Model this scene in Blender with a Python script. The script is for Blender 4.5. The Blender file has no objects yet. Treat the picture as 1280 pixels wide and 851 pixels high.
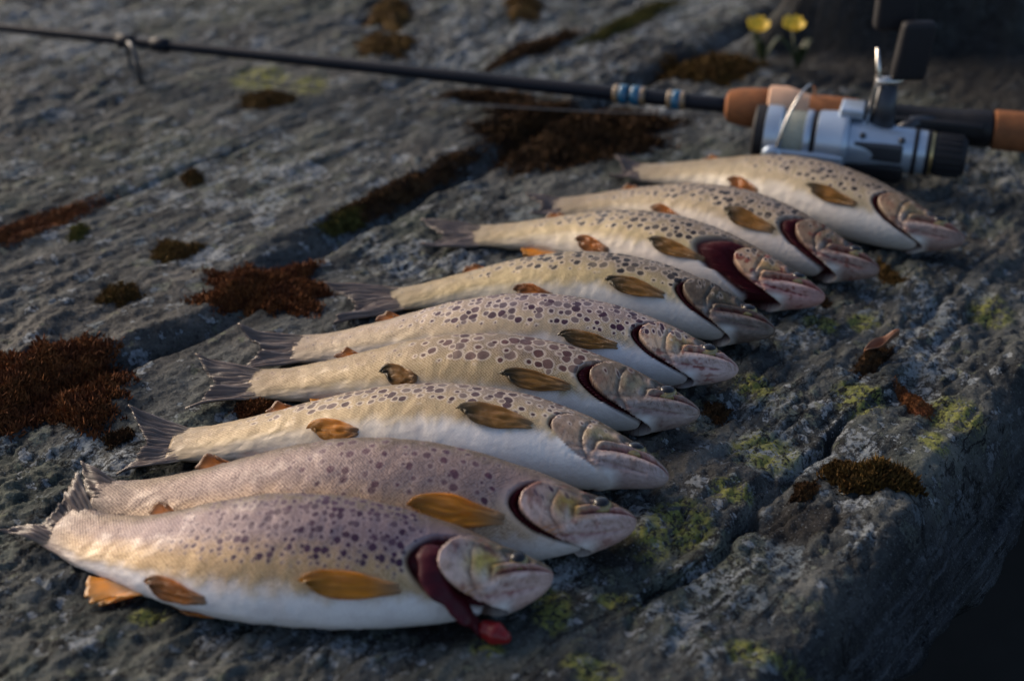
import bpy, math, random
import numpy as np
from mathutils import Vector

random.seed(7)
RNG = np.random.default_rng(11)
R = math.radians
scene = bpy.context.scene
col = scene.collection

# ------------------------------------------------------------------ camera, sky, sun, exposure
CAM_H, PITCH, LENS = 0.38, 30.0, 50.0
cam = bpy.data.cameras.new('camera')
cam.lens = LENS; cam.sensor_width = 36.0; cam.clip_start = 0.02; cam.clip_end = 400
cam.dof.use_dof = True; cam.dof.focus_distance = 0.675; cam.dof.aperture_fstop = 6.0
cam.dof.aperture_blades = 0
camo = bpy.data.objects.new('camera', cam); col.objects.link(camo)
camo.location = (0, 0, CAM_H); camo.rotation_euler = (R(90 - PITCH), 0, 0)
scene.camera = camo

SUN_TO = Vector((-0.74, 0.52, 0.44)).normalized()
world = bpy.data.worlds.new('World'); scene.world = world; world.use_nodes = True
wn = world.node_tree; wn.nodes.clear()
sky = wn.nodes.new('ShaderNodeTexSky'); sky.sky_type = 'NISHITA'; sky.sun_disc = False
sky.sun_elevation = math.asin(SUN_TO.z); sky.sun_rotation = math.atan2(SUN_TO.x, SUN_TO.y) % (2 * math.pi)
sky.air_density = 0.8; sky.dust_density = 2.5; sky.ozone_density = 0.8
bgn = wn.nodes.new('ShaderNodeBackground'); bgn.inputs['Strength'].default_value = 0.075
wo = wn.nodes.new('ShaderNodeOutputWorld')
wn.links.new(sky.outputs[0], bgn.inputs[0]); wn.links.new(bgn.outputs[0], wo.inputs[0])
sun = bpy.data.lights.new('sun', 'SUN'); sun.energy = 1.5; sun.angle = R(38); sun.color = (1.0, 0.80, 0.60)
suno = bpy.data.objects.new('sun', sun); col.objects.link(suno)
suno.rotation_euler = SUN_TO.to_track_quat('Z', 'Y').to_euler()
scene.view_settings.view_transform = 'Standard'; scene.view_settings.look = 'None'
scene.view_settings.gamma = 1.0; scene.view_settings.exposure = 1.3
scene.view_settings.use_curve_mapping = False
cy = scene.cycles
cy.use_denoising = True
cy.max_bounces = 6; cy.diffuse_bounces = 3; cy.glossy_bounces = 3; cy.transmission_bounces = 4

# ------------------------------------------------------------------ numeric helpers
FPX = 1280 * LENS / 36.0
SP, CP = math.sin(R(PITCH)), math.cos(R(PITCH))
def at(px, py, z=0.0):
    """point of the place at height z that stands where the photograph shows it"""
    a = (px - 640) / FPX; b = (425.5 - py) / FPX
    t = (CAM_H - z) / (SP - b * CP)
    return np.array([t * a, t * (CP + b * SP), z])
def ppm(px, py, z=0.0):
    b = (425.5 - py) / FPX
    return FPX / ((CAM_H - z) / (SP - b * CP))
TH = R(52); CT, ST = math.cos(TH), math.sin(TH)
def to_pq(x, y): return x * CT + y * ST, x * ST - y * CT

def _hash(ix, iy, seed):
    h = (ix.astype(np.int64) * 374761393 + iy.astype(np.int64) * 668265263 + seed * 1442695041) & 0xffffffff
    h = ((h ^ (h >> 13)) * 1274126177) & 0xffffffff
    return ((h ^ (h >> 16)) & 0xffff) / 65535.0
def noise(x, y, seed=0):
    x = np.asarray(x, float); y = np.asarray(y, float)
    ix = np.floor(x); iy = np.floor(y); fx = x - ix; fy = y - iy
    def gr(dx, dy):
        a = _hash(ix + dx, iy + dy, seed) * 2 * np.pi
        return np.cos(a) * (fx - dx) + np.sin(a) * (fy - dy)
    u = fx * fx * fx * (fx * (fx * 6 - 15) + 10); v = fy * fy * fy * (fy * (fy * 6 - 15) + 10)
    n0 = gr(0, 0) * (1 - u) + gr(1, 0) * u; n1 = gr(0, 1) * (1 - u) + gr(1, 1) * u
    return (n0 * (1 - v) + n1 * v) * 1.5
def fbm(x, y, octv=4, seed=0, gain=0.5):
    s = 0; a = 1.0
    for i in range(octv):
        s = s + a * noise(x * 2 ** i, y * 2 ** i, seed + i * 17); a *= gain
    return s
def sm(x, a, b):
    t = np.clip((np.asarray(x, float) - a) / (b - a), 0, 1); return t * t * (3 - 2 * t)
def lerp(a, b, t): return a + (b - a) * t
def mixc(c, d, m):
    return c * (1 - m[..., None]) + np.asarray(d, float) * m[..., None]

# ------------------------------------------------------------------ mesh / tag helpers
def mesh_obj(name, V, Fc, mat=None, parent=None, smooth=True, attrs=None, uv=None):
    me = bpy.data.meshes.new(name)
    V = np.asarray(V, np.float32).reshape(-1, 3)
    if isinstance(Fc, np.ndarray):
        n, k = Fc.shape
        me.vertices.add(len(V)); me.vertices.foreach_set('co', V.ravel())
        me.loops.add(n * k); me.loops.foreach_set('vertex_index', Fc.astype(np.int32).ravel())
        me.polygons.add(n); me.polygons.foreach_set('loop_start', np.arange(0, n * k, k, dtype=np.int32))
        me.update(calc_edges=True); me.validate()
    else:
        me.from_pydata(V.tolist(), [], [list(f) for f in Fc]); me.update()
    if smooth: me.polygons.foreach_set('use_smooth', np.ones(len(me.polygons), bool))
    for k, v in (attrs or {}).items():
        v = np.asarray(v, np.float32)
        if v.ndim == 2:
            A = me.attributes.new(k, 'FLOAT_COLOR', 'POINT')
            v4 = np.ones((len(v), 4), np.float32); v4[:, :3] = v; A.data.foreach_set('color', v4.ravel())
        else:
            A = me.attributes.new(k, 'FLOAT', 'POINT'); A.data.foreach_set('value', v)
    if uv is not None:
        L = np.zeros(len(me.loops), np.int32); me.loops.foreach_get('vertex_index', L)
        me.uv_layers.new(name='flat').data.foreach_set('uv', np.asarray(uv, np.float32)[L].ravel())
    o = bpy.data.objects.new(name, me); col.objects.link(o)
    if mat: me.materials.append(mat)
    if parent: put_under(o, parent)
    return o
def put_under(o, parent):
    o.parent = parent; o.matrix_parent_inverse = world_of(parent).inverted()
def world_of(o):
    from mathutils import Matrix
    m = Matrix.Translation(o.location)
    return m if o.parent is None else world_of(o.parent) @ o.matrix_parent_inverse @ m
def grid_faces(n, m, wrap=False):
    i = np.arange(n - 1)[:, None]; j = np.arange(m if wrap else m - 1)[None, :]
    j2 = (j + 1) % m
    return np.stack([i * m + j, i * m + j2, (i + 1) * m + j2, (i + 1) * m + j], -1).reshape(-1, 4)
def empty(name, loc):
    o = bpy.data.objects.new(name, None); o.location = loc; o.empty_display_size = 0.02
    col.objects.link(o); return o
def tag(o, label, cat, group=None):
    o['label'] = label; o['category'] = cat
    if group: o['group'] = group
    return o
def solid(o, th):
    m = o.modifiers.new('thickness', 'SOLIDIFY'); m.thickness = th; m.offset = 0

def tube(path, rad, seg=12, flat=1.0, up=(0, 0, 1)):
    path = np.asarray(path, float); n = len(path); rad = np.broadcast_to(rad, (n,))
    T = np.gradient(path, axis=0); T /= np.linalg.norm(T, axis=1)[:, None] + 1e-12
    u = np.asarray(up, float); A = np.cross(T, u)
    bad = np.linalg.norm(A, axis=1) < 1e-3; A[bad] = np.cross(T[bad], np.array([0.3, 1, 0]))
    A /= np.linalg.norm(A, axis=1)[:, None]; B = np.cross(A, T)
    th = np.linspace(0, 2 * np.pi, seg, endpoint=False)
    V = path[:, None] + rad[:, None, None] * (np.cos(th)[None, :, None] * A[:, None] + flat * np.sin(th)[None, :, None] * B[:, None])
    F = [list(f) for f in grid_faces(n, seg, True)]
    V = V.reshape(-1, 3)
    F += [list(range(seg))[::-1], list(range((n - 1) * seg, n * seg))]
    return V, F
def lathe(A, D, prof, seg=40, squash=None):
    """prof: (distance along D, radius)"""
    A = np.asarray(A, float); D = np.asarray(D, float); D = D / np.linalg.norm(D)
    X = np.cross(D, (0, 0, 1)); X /= np.linalg.norm(X); Y = np.cross(X, D)
    th = np.linspace(0, 2 * np.pi, seg, endpoint=False); V = []
    for d, r in prof:
        V.append(A + D * d + r * (np.cos(th)[:, None] * X + np.sin(th)[:, None] * Y))
    V = np.concatenate(V); n = len(prof)
    F = [list(f) for f in grid_faces(n, seg, True)] + [list(range(seg))[::-1], list(range((n - 1) * seg, n * seg))]
    return V, F
def sharp(o, ang=35):
    me = o.data
    bm_ok = hasattr(me, 'set_sharp_from_angle')
    if bm_ok: me.set_sharp_from_angle(angle=R(ang))
    return o
def rbox(c, size, axes, bev=0.002):
    """box with bevelled edges, as vertices and faces"""
    import bmesh
    bm = bmesh.new(); bmesh.ops.create_cube(bm, size=1.0)
    for v in bm.verts: v.co = Vector((v.co.x * size[0], v.co.y * size[1], v.co.z * size[2]))
    bmesh.ops.bevel(bm, geom=bm.edges[:] + bm.verts[:], offset=bev, segments=3, profile=0.6, affect='EDGES')
    ax = np.asarray(axes, float)
    V = [np.asarray(c, float) + v.co.x * ax[0] + v.co.y * ax[1] + v.co.z * ax[2] for v in bm.verts]
    bm.verts.index_update()
    F = [[v.index for v in f.verts] for f in bm.faces]; bm.free()
    return V, F

# ------------------------------------------------------------------ node helpers
class NT:
    def __init__(s, name):
        s.m = bpy.data.materials.new(name); s.m.use_nodes = True; s.t = s.m.node_tree
        s.b = s.t.nodes['Principled BSDF']
    def n(s, ty, **k):
        o = s.t.nodes.new('ShaderNode' + ty)
        for a, v in k.items(): setattr(o, a, v)
        return o
    def l(s, a, b): s.t.links.new(a, b)
    def val(s, sock, v):
        if hasattr(v, 'is_output') or isinstance(v, bpy.types.NodeSocket): s.l(v, sock)
        else: sock.default_value = v
    def math(s, op, a, b=0.0, c=None, clamp=False):
        o = s.n('Math', operation=op); o.use_clamp = clamp
        s.val(o.inputs[0], a); s.val(o.inputs[1], b)
        if c is not None: s.val(o.inputs[2], c)
        return o.outputs[0]
    def rng(s, v, a, b, c=0.0, d=1.0, smooth=True):
        o = s.n('MapRange'); o.interpolation_type = 'SMOOTHSTEP' if smooth else 'LINEAR'; o.clamp = True
        s.val(o.inputs[0], v); s.val(o.inputs[1], a); s.val(o.inputs[2], b); s.val(o.inputs[3], c); s.val(o.inputs[4], d)
        return o.outputs[0]
    def mix(s, f, a, b, mode='MIX'):
        o = s.n('Mix', data_type='RGBA', blend_type=mode)
        s.val(o.inputs[0], f)
        for sock, v in ((o.inputs[6], a), (o.inputs[7], b)):
            if isinstance(v, (tuple, list)): sock.default_value = (*v[:3], 1)
            else: s.l(v, sock)
        return o.outputs[2]
    def attr(s, name, out='Fac'):
        o = s.n('Attribute'); o.attribute_name = name; return o.outputs[out]
    def noise(s, vec, scale, detail=4.0, rough=0.55, dist=0.0, out=0, dim='3D'):
        o = s.n('TexNoise', noise_dimensions=dim)
        s.l(vec, o.inputs['Vector']); o.inputs['Scale'].default_value = scale
        o.inputs['Detail'].default_value = detail; o.inputs['Roughness'].default_value = rough
        o.inputs['Distortion'].default_value = dist
        return o.outputs[out]
    def voro(s, vec, scale, rand=1.0, dim='3D', feature='F1'):
        o = s.n('TexVoronoi', voronoi_dimensions=dim, feature=feature)
        s.l(vec, o.inputs['Vector']); o.inputs['Scale'].default_value = scale
        o.inputs['Randomness'].default_value = rand
        return o
    def mapping(s, vec, rot=(0, 0, 0), scale=(1, 1, 1), loc=(0, 0, 0)):
        o = s.n('Mapping'); s.l(vec, o.inputs[0])
        o.inputs['Location'].default_value = loc; o.inputs['Rotation'].default_value = rot; o.inputs['Scale'].default_value = scale
        return o.outputs[0]
    def ramp(s, f, stops):
        o = s.n('ValToRGB'); s.l(f, o.inputs[0]); e = o.color_ramp.elements
        while len(e) < len(stops): e.new(0.5)
        for el, (p, c) in zip(e, stops): el.position = p; el.color = (*c, 1)
        return o.outputs[0]
    def bump(s, h, strength, dist, prev=None):
        o = s.n('Bump'); o.inputs['Strength'].default_value = strength; o.inputs['Distance'].default_value = dist
        s.l(h, o.inputs['Height'])
        if prev is not None: s.l(prev, o.inputs['Normal'])
        return o.outputs[0]
    def set(s, **k):
        for a, v in k.items():
            s.val(s.b.inputs[a.replace('_', ' ')], v if not (isinstance(v, tuple) and len(v) == 3) else (*v, 1))

def simple(name, c, rough=0.5, metal=0.0, coat=0.0, nscale=60, namp=0.25, bump=0.0, spec=.5):
    m = NT(name); tc = m.n('TexCoord').outputs['Object']
    f = m.noise(tc, nscale, 4)
    m.set(Base_Color=m.mix(f, tuple(x * (1 - namp) for x in c), tuple(min(1, x * (1 + namp)) for x in c)))
    m.set(Roughness=m.rng(f, .2, .8, rough * .8, min(1, rough * 1.2)), Metallic=metal, Coat_Weight=coat, Specular_IOR_Level=spec)
    if bump: m.set(Normal=m.bump(f, bump, 0.001))
    return m.m

# ------------------------------------------------------------------ ROCK: bedrock with slanting strata
CREST = -0.187
def blobs(x, y, lst):
    o = np.zeros_like(x)
    for px, py, hw, hh in lst:
        c = at(px, py); k = ppm(px, py); dep = max(.3, c[1] and CAM_H / math.hypot(c[1], CAM_H))
        o = np.maximum(o, 1.25 - np.sqrt(((x - c[0]) * k / hw) ** 2 + ((y - c[1]) * k * dep / hh) ** 2) * .8)
    return np.clip(o, 0, 1)
def ground(x, y, fine=True):
    x = np.asarray(x, float); y = np.asarray(y, float)
    p, q = to_pq(x, y)
    wq = q + 0.006 * noise(p * 7, q * 5, 3) + 0.0035 * noise(p * 22, q * 9, 5)
    z = 0.014 + 0.005 * noise(x * 2.6, y * 2.6, 1)
    bed = sm(y, .36, .42)
    # broad slabs and ledges
    def step(q0, drop, w): return -drop * sm(wq, q0 - w, q0 + w)
    def trench(q0, d, w, p0=-9, p1=9): return -d * np.exp(-((wq - q0) / w) ** 2) * sm(p, p0 - .03, p0 + .03) * (1 - sm(p, p1 - .03, p1 + .03))
    z = z + trench(-.57, .014, .010, .48) + trench(-.543, .013, .005, .33, .44) + step(-.556, .004, .006)
    wg = wq + .007 * noise(p * 24, p * 0 + 2, 21) + .003 * noise(p * 70, p * 0 + 5, 22); dg = .35 + .65 * sm(noise(p * 19, p * 0 + 8, 23), -.25, .45)
    z = z - .0055 * dg * sm(wg, -.2325, -.2290) * sm(p, .30, .42) - .010 * dg * np.exp(-((wg + .2285) / .0022) ** 2) * sm(p, .36, .44) * (1 - sm(p, .54, .60))
    z = z + trench(-.245, .0025, .002, .60, .80) + step(-.72, .004, .03) + trench(-.712, .002, .002) + step(-.88, .003, .03)
    z = z + step(-.655, .0015, .004)
    if fine:
        amp = sm(fbm(p * 5, q * 5, 2, 31), -.5, .6)
        rid = np.abs(fbm(p * 18 + 3, q * 46, 3, 41))
        amp = amp * (.45 + .55 * sm(q, -.64, -.50)); z = z + .0007 * fbm(p * 14, wq * 38, 3, 51) - .0022 * amp * np.exp(-(rid / .10) ** 2)
        bil = np.abs(noise(p * 70, q * 150, 61)) + .6 * np.abs(noise(p * 160, q * 260, 62)) + .45 * np.abs(noise(x * 420, y * 420, 63))
        z = z - .00055 * (bil - .5) * (.5 + amp)
        pit = fbm(x * 170, y * 170, 2, 66); z = z - .0008 * sm(pit, .45, .8)
        # flaking plates: irregular terraces with crisp broken edges
        t = fbm(p * 12, q * 20, 5, 71, .6) * 3.0
        fl = np.floor(t); fr = t - fl
        z = z + .0013 * (fl + sm(fr, .93, 1.0)) * sm(amp, .05, .5)
        t = fbm(p * 26 + 7, q * 60, 4, 77, .6) * 2.5
        z = z + .0007 * (np.floor(t) + sm(t - np.floor(t), .88, 1.0))
    # the slab rounds over and falls away at the right
    d = np.maximum(0, q - (CREST + .012 * noise(p * 6, q * 0 + 4, 8)))
    z = z - 1.15 * d * sm(d, 0, .035)
    if fine: z = z + .006 * fbm(p * 7, q * 55, 3, 91) * sm(d, .01, .05)
    # the dark block behind the reel
    u = (y - (1.12 + .05 * (x - .3))) + .018 * noise(x * 14, y * 6, 14)
    blk = sm(u, 0, .10) * sm(q, -.565, -.50)
    z = z + blk * (.22 + .02 * noise(x * 12, y * 12, 15))
    if fine: z = z + blk * .016 * fbm(x * 16, y * 16, 3, 16)
    return np.maximum(z, -2.6)

def axis(*segs):
    out = []
    for a, b, d in segs: out.append(np.arange(a, b, d))
    out.append(np.array([segs[-1][1]])); return np.concatenate(out)
gx = axis((-2.4, -.9, .04), (-.9, -.52, .006), (-.52, .56, .00135), (.56, .9, .008), (.9, 2.4, .05))
gy = axis((-.6, .34, .02), (.34, .82, .00125), (.82, 1.4, .0019), (1.4, 1.7, .008), (1.7, 4.0, .05))
GX, GY = np.meshgrid(gx, gy, indexing='ij')
GZ = ground(GX, GY)
# past its lower edge the slab is undercut: the sheet turns back beneath itself
_p, _q = to_pq(GX, GY)
_de = CREST + .040 + .010 * noise(_p * 12, _p * 0, 9) + .004 * noise(_p * 45, _p * 0, 10)
_e = np.maximum(0, _q - _de); _on = _e > 0
_qe = np.where(_on, _de - .85 * np.minimum(_e, .9), _q)
yel = [(958, 560, 45, 25), (1075, 495, 35, 22), (1195, 505, 40, 24), (1168, 545, 20, 16), (1240, 380, 30, 16), (778, 748, 34, 12), (690, 765, 26, 30),
       (850, 650, 45, 30), (800, 680, 40, 20), (990, 805, 40, 12), (915, 612, 28, 14), (1080, 400, 22, 10), (186, 770, 26, 12), (935, 805, 30, 20), (740, 835, 40, 18),
       (610, 810, 26, 14), (325, 108, 40, 16), (385, 118, 26, 12), (945, 480, 30, 16), (240, 560, 25, 10), (1025, 405, 25, 12)]
lig = [(1165, 440, 55, 40), (1110, 345, 60, 40), (1000, 405, 70, 30), (1180, 385, 40, 30), (980, 540, 100, 60), (1060, 560, 60, 40), (830, 640, 80, 30), (1220, 190, 60, 40), (470, 810, 90, 30),
       (720, 730, 70, 40), (900, 720, 60, 40), (880, 800, 80, 50), (300, 230, 160, 50), (60, 60, 200, 60), (500, 320, 70, 30), (900, 20, 120, 40), (640, 60, 160, 60), (350, 760, 90, 20), (150, 560, 70, 20)]
drk = [(1080, 62, 190, 62), (1240, 95, 110, 70), (700, 165, 120, 40), (880, 80, 80, 18), (560, 780, 60, 26), (1010, 640, 70, 24), (760, 690, 60, 20)]  # entries behind the reel paint the recess's shade into the rock colour
_ze = ground(*(lambda P, Q: (P * CT + Q * ST, P * ST - Q * CT))(_p, np.minimum(_q, _de)))
GZ = np.where(_on, np.maximum(_ze - 1.1 * _e, -.97), GZ)
GX, GY = np.where(_on, _p * CT + _qe * ST, GX), np.where(_on, _p * ST - _qe * CT, GY)
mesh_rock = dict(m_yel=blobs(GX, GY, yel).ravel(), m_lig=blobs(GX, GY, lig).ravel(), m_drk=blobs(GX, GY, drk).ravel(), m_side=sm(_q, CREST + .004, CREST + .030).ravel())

m = NT('rock')
tc = m.n('TexCoord').outputs['Object']
pq = m.mapping(tc, rot=(0, 0, -TH))
st = m.mapping(pq, scale=(1, 2.8, 2))
n_st = m.noise(st, 13, 8, .64, .6)
n_big = m.noise(pq, 6, 5, .6, .3)
n_med = m.noise(pq, 45, 7, .66)
n_g = m.noise(tc, 150, 6, .72)
n_fine = m.noise(tc, 330, 4, .65)
n_sp = m.noise(tc, 900, 3, .6)
gran = m.voro(tc, 560)
wv = m.n('VectorMath', operation='MULTIPLY_ADD'); m.l(m.noise(pq, 60, 5, .7, out=1), wv.inputs[0]); wv.inputs[1].default_value = (.022, .022, .022); m.l(pq, wv.inputs[2])
pw = wv.outputs[0]
mixn = m.math('ADD', m.math('MULTIPLY', n_st, .55), m.math('ADD', m.math('MULTIPLY', n_med, .25), m.math('MULTIPLY', n_g, .20)))
base = m.ramp(mixn, [(.36, (.012, .013, .014)), (.46, (.045, .047, .046)), (.53, (.082, .083, .077)), (.62, (.15, .148, .135))])
base = m.mix(m.rng(n_big, .50, .66, 0, .5), base, m.mix(1.0, base, (.92, 1.05, .72), 'MULTIPLY'))
base = m.mix(m.rng(n_big, .34, .46, .5, 0), base, m.mix(1.0, base, (1.15, .95, .85), 'MULTIPLY'))
lig = m.attr('m_lig')
# crust lichens: rosettes of several sizes, each with its own tone
def rosette(base, scale, thr, dmax, tones, amt):
    v = m.voro(pw, scale, 1.0)
    sp = m.n('SeparateColor'); m.l(v.outputs['Color'], sp.inputs[0])
    on = m.rng(m.math('ADD', sp.outputs[0], m.math('MULTIPLY', lig, .52)), thr, thr + .04)
    d = m.math('ADD', v.outputs['Distance'], m.math('MULTIPLY', m.math('SUBTRACT', n_g, .5), .55))
    mask = m.math('MULTIPLY', on, m.rng(d, dmax - .07, dmax, 1, 0))
    rimm = m.math('MULTIPLY', on, m.rng(m.math('ABSOLUTE', m.math('SUBTRACT', d, dmax + .02)), 0, .06, .7, 0))
    t = m.mix(m.rng(sp.outputs[1], .3, .4), tones[0], tones[1]); t = m.mix(m.rng(sp.outputs[1], .66, .72), t, tones[2])
    t = m.mix(m.rng(gran.outputs['Distance'], .15, .6, 0, .6), t, m.mix(1.0, t, (.45, .45, .45), 'MULTIPLY'))
    t = m.mix(m.rng(n_fine, .40, .50, .85, 0), t, (.030, .032, .034))
    base = m.mix(rimm, base, (.012, .012, .014))
    return m.mix(m.math('MULTIPLY', mask, amt), base, t)
TN = ((.20, .225, .235), (.155, .165, .130), (.32, .335, .345))
base = rosette(base, 24, .80, .46, TN, .80)
base = rosette(base, 62, .74, .44, TN, .85)
base = rosette(base, 150, .74, .42, ((.26, .28, .29), (.16, .165, .11), (.36, .37, .37)), .85)
# pale dusting
lm = m.rng(m.math('ADD', m.math('MULTIPLY', lig, .12), m.noise(pq, 34, 8, .75)), .60, .66, 0, .75)
base = m.mix(m.math('MULTIPLY', lm, m.rng(n_fine, .44, .54)), base, (.27, .285, .29))
# yellow-green map lichen
ym = m.math('MULTIPLY', m.rng(m.attr('m_yel'), .30, .75), m.rng(m.noise(pq, 120, 6, .78), .44, .50))
ycol = m.mix(gran.outputs['Color'], (.12, .125, .030), (.27, .26, .060))
ycol = m.mix(m.rng(n_fine, .40, .5, .9, 0), ycol, (.02, .02, .018))
base = m.mix(m.math('MULTIPLY', ym, .9), base, ycol)
# foliation bands on the slab's broken side, darkened to paint in its shade
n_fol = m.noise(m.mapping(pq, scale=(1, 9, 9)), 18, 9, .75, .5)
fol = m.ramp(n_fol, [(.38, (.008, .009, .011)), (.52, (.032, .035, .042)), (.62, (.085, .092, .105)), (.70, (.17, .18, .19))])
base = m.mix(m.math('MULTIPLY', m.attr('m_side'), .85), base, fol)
# thin dark cracks along the strata
n_cr = m.noise(m.mapping(pq, scale=(1, 3.2, 2)), 9, 7, .6, .8)
crk = m.math('MULTIPLY', m.rng(m.math('ABSOLUTE', m.math('SUBTRACT', n_cr, .5)), .002, .010, 1, 0), m.rng(n_big, .42, .56))
base = m.mix(m.math('MULTIPLY', crk, .9), base, (.010, .010, .011))
# dark damp soil, plus the shade of the recess behind the reel painted in
dm = m.rng(m.math('ADD', m.math('MULTIPLY', m.attr('m_drk'), .55), m.math('MULTIPLY', n_med, .75)), .55, .85, 0, .9)
base = m.mix(dm, base, m.mix(n_fine, (.008, .008, .009), (.032, .026, .022)))
base = m.mix(m.rng(n_fine, .34, .43, .8, 0), base, (.012, .012, .013))
base = m.mix(m.rng(n_sp, .58, .70, 0, .45), base, (.26, .27, .265))
base = m.mix(m.rng(n_sp, .30, .40, .6, 0), base, (.014, .014, .014))
base = m.mix(1.0, base, (.74, .79, .84), 'MULTIPLY')
m.set(Base_Color=base, Roughness=m.rng(n_med, .3, .7, .7, .95), Specular_IOR_Level=.15)
hh = m.math('ADD', m.math('MULTIPLY', n_fine, .6), m.math('MULTIPLY', gran.outputs['Distance'], .3))
b1 = m.bump(n_st, .22, .003); b1 = m.bump(crk, .8, -.0014, b1); b2 = m.bump(n_g, .55, .0014, b1); b3 = m.bump(hh, .9, .0010, b2)
b3 = m.bump(m.math('MULTIPLY', n_fol, m.attr('m_side')), .8, .006, b3)
m.set(Normal=b3)
M_ROCK = m.m
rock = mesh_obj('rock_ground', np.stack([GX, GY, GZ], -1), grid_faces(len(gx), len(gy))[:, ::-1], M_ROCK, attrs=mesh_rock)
rock['kind'] = 'structure'; rock['label'] = 'grey lichen-crusted bedrock with slanting strata and mossy cracks'
del GX, GY, GZ

M_SOIL = simple('dark_soil', (.016, .013, .010), .95, nscale=12, bump=.5)
ga = np.linspace(-1, 1, 61); SX, SY = np.meshgrid(np.sign(ga) * np.abs(ga) ** 2.5 * 150, np.sign(ga) * np.abs(ga) ** 2.5 * 150, indexing='ij')
SZ = -1.0 + .25 * noise(SX * .25, SY * .25, 5)
soil = mesh_obj('ground', np.stack([SX, SY, SZ], -1), grid_faces(61, 61)[:, ::-1], M_SOIL)
soil['kind'] = 'structure'

# ------------------------------------------------------------------ TROUT
def skin_material(name, cell, halo, spotcol, spotrim, scale_amt):
    m = NT(name)
    uv = m.n('UVMap'); uv.uv_map = 'flat'; u = uv.outputs[0]
    c = m.attr('tone', 'Color'); spot = m.attr('spot'); scl = m.attr('scale')
    wob = m.noise(u, 260, 2, .5, out=1)
    uw = m.n('VectorMath', operation='MULTIPLY_ADD'); m.l(wob, uw.inputs[0]); uw.inputs[1].default_value = (.0016, .0016, 0); m.l(u, uw.inputs[2])
    uwo = uw.outputs[0]
    # scales
    v = m.voro(m.mapping(u, rot=(0, 0, R(45)), scale=(1, 1, 1)), 1 / .00112, .34, '2D')
    sd = v.outputs['Distance']
    edge = m.math('MULTIPLY', m.rng(sd, .25, .62), scl)
    mott = m.noise(u, 90, 5, .6)
    c = m.mix(m.rng(mott, .4, .75, 0, .35), c, m.mix(1.0, c, (.62, .56, .58), 'MULTIPLY'))
    c = m.mix(m.math('MULTIPLY', edge, .85 * scale_amt), c, m.mix(1.0, c, (.30, .22, .24), 'MULTIPLY'))
    c = m.mix(m.math('MULTIPLY', m.rng(sd, .0, .35, 1, 0), m.math('MULTIPLY', scl, .22)), c, (.80, .70, .64))
    hd = m.attr('head')
    c = m.mix(m.math('MULTIPLY', m.math('MULTIPLY', m.rng(m.noise(u, 170, 6, .72), .47, .62), hd), .55), c, m.mix(1.0, c, (.50, .42, .33), 'MULTIPLY'))
    c = m.mix(m.math('MULTIPLY', m.math('MULTIPLY', m.rng(m.noise(u, 700, 3, .6), .55, .68), hd), .6), c, m.mix(1.0, c, (.35, .26, .22), 'MULTIPLY'))
    # spots
    sv = m.voro(uwo, 1 / cell, .82, '2D')
    sep = m.n('SeparateColor'); m.l(sv.outputs['Color'], sep.inputs[0])
    rad = m.math('MULTIPLY', spot, m.math('ADD', m.math('MULTIPLY', sep.outputs[0], .30), .12))
    d = sv.outputs['Distance']
    ha = m.math('MULTIPLY', m.rng(m.math('SUBTRACT', d, rad), .05, .26, 1, 0), m.rng(spot, .15, .6))
    if halo: c = m.mix(m.math('MULTIPLY', ha, halo), c, spotrim)
    sp = m.math('MULTIPLY', m.rng(m.math('SUBTRACT', d, rad), -.05, .07, 1, 0), m.rng(spot, .10, .45))
    strong = m.rng(sep.outputs[1], 0, .7, .72, 1.0)
    c = m.mix(m.math('MULTIPLY', sp, strong), c, m.mix(sep.outputs[2], spotcol, tuple(x * 1.35 for x in spotcol)))
    m.set(Base_Color=c, Roughness=m.rng(mott, .3, .7, .38, .55), Specular_IOR_Level=.28, Coat_Weight=m.math('ADD', m.rng(m.noise(u, 55, 5, .7), .50, .64, .0, .30), m.math('MULTIPLY', m.math('SUBTRACT', 1.0, scl), .10)), Coat_Roughness=.09, Metallic=m.math('MULTIPLY', scl, .12))
    m.set(Subsurface_Weight=.0)
    h = m.math('MULTIPLY', m.rng(sd, .1, .7, 1, 0), scl)
    b = m.bump(m.noise(u, 300, 4, .65), .30, .0008)
    b = m.bump(h, .45 * scale_amt, .0005, b)
    m.set(Normal=b)
    return m.m

def fin_material(name, root, mid, tip, trans=.35):
    m = NT(name)
    f = m.attr('along'); g = m.attr('across')
    c = m.mix(m.rng(f, 0, .45), root, mid); c = m.mix(m.rng(f, .55, 1.0), c, tip)
    tc = m.n('TexCoord').outputs['Object']
    w = m.n('TexWave'); w.wave_type = 'BANDS'
    cv = m.n('CombineXYZ'); m.l(g, cv.inputs[0]); m.l(cv.outputs[0], w.inputs[0]); w.inputs['Scale'].default_value = 7.0
    w.inputs['Distortion'].default_value = .4
    c = m.mix(m.math('MULTIPLY', w.outputs['Fac'], .30), c, m.mix(1.0, c, (.45, .35, .25), 'MULTIPLY'))
    c = m.mix(m.rng(m.noise(tc, 160, 4), .50, .78, 0, .28), c, m.mix(1.0, c, (.5, .45, .40), 'MULTIPLY'))
    m.set(Base_Color=c, Roughness=.27, Specular_IOR_Level=.6, Coat_Weight=.35, Coat_Roughness=.08)
    m.set(Normal=m.bump(w.outputs['Fac'], .6, .0007))
    # thin webbing lets some light through
    tr = m.n('BsdfTranslucent'); m.l(c, tr.inputs[0])
    mx = m.n('MixShader'); mx.inputs[0].default_value = trans
    m.l(m.b.outputs[0], mx.inputs[1]); m.l(tr.outputs[0], mx.inputs[2])
    m.l(mx.outputs[0], m.t.nodes['Material Output'].inputs[0])
    return m.m

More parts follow.
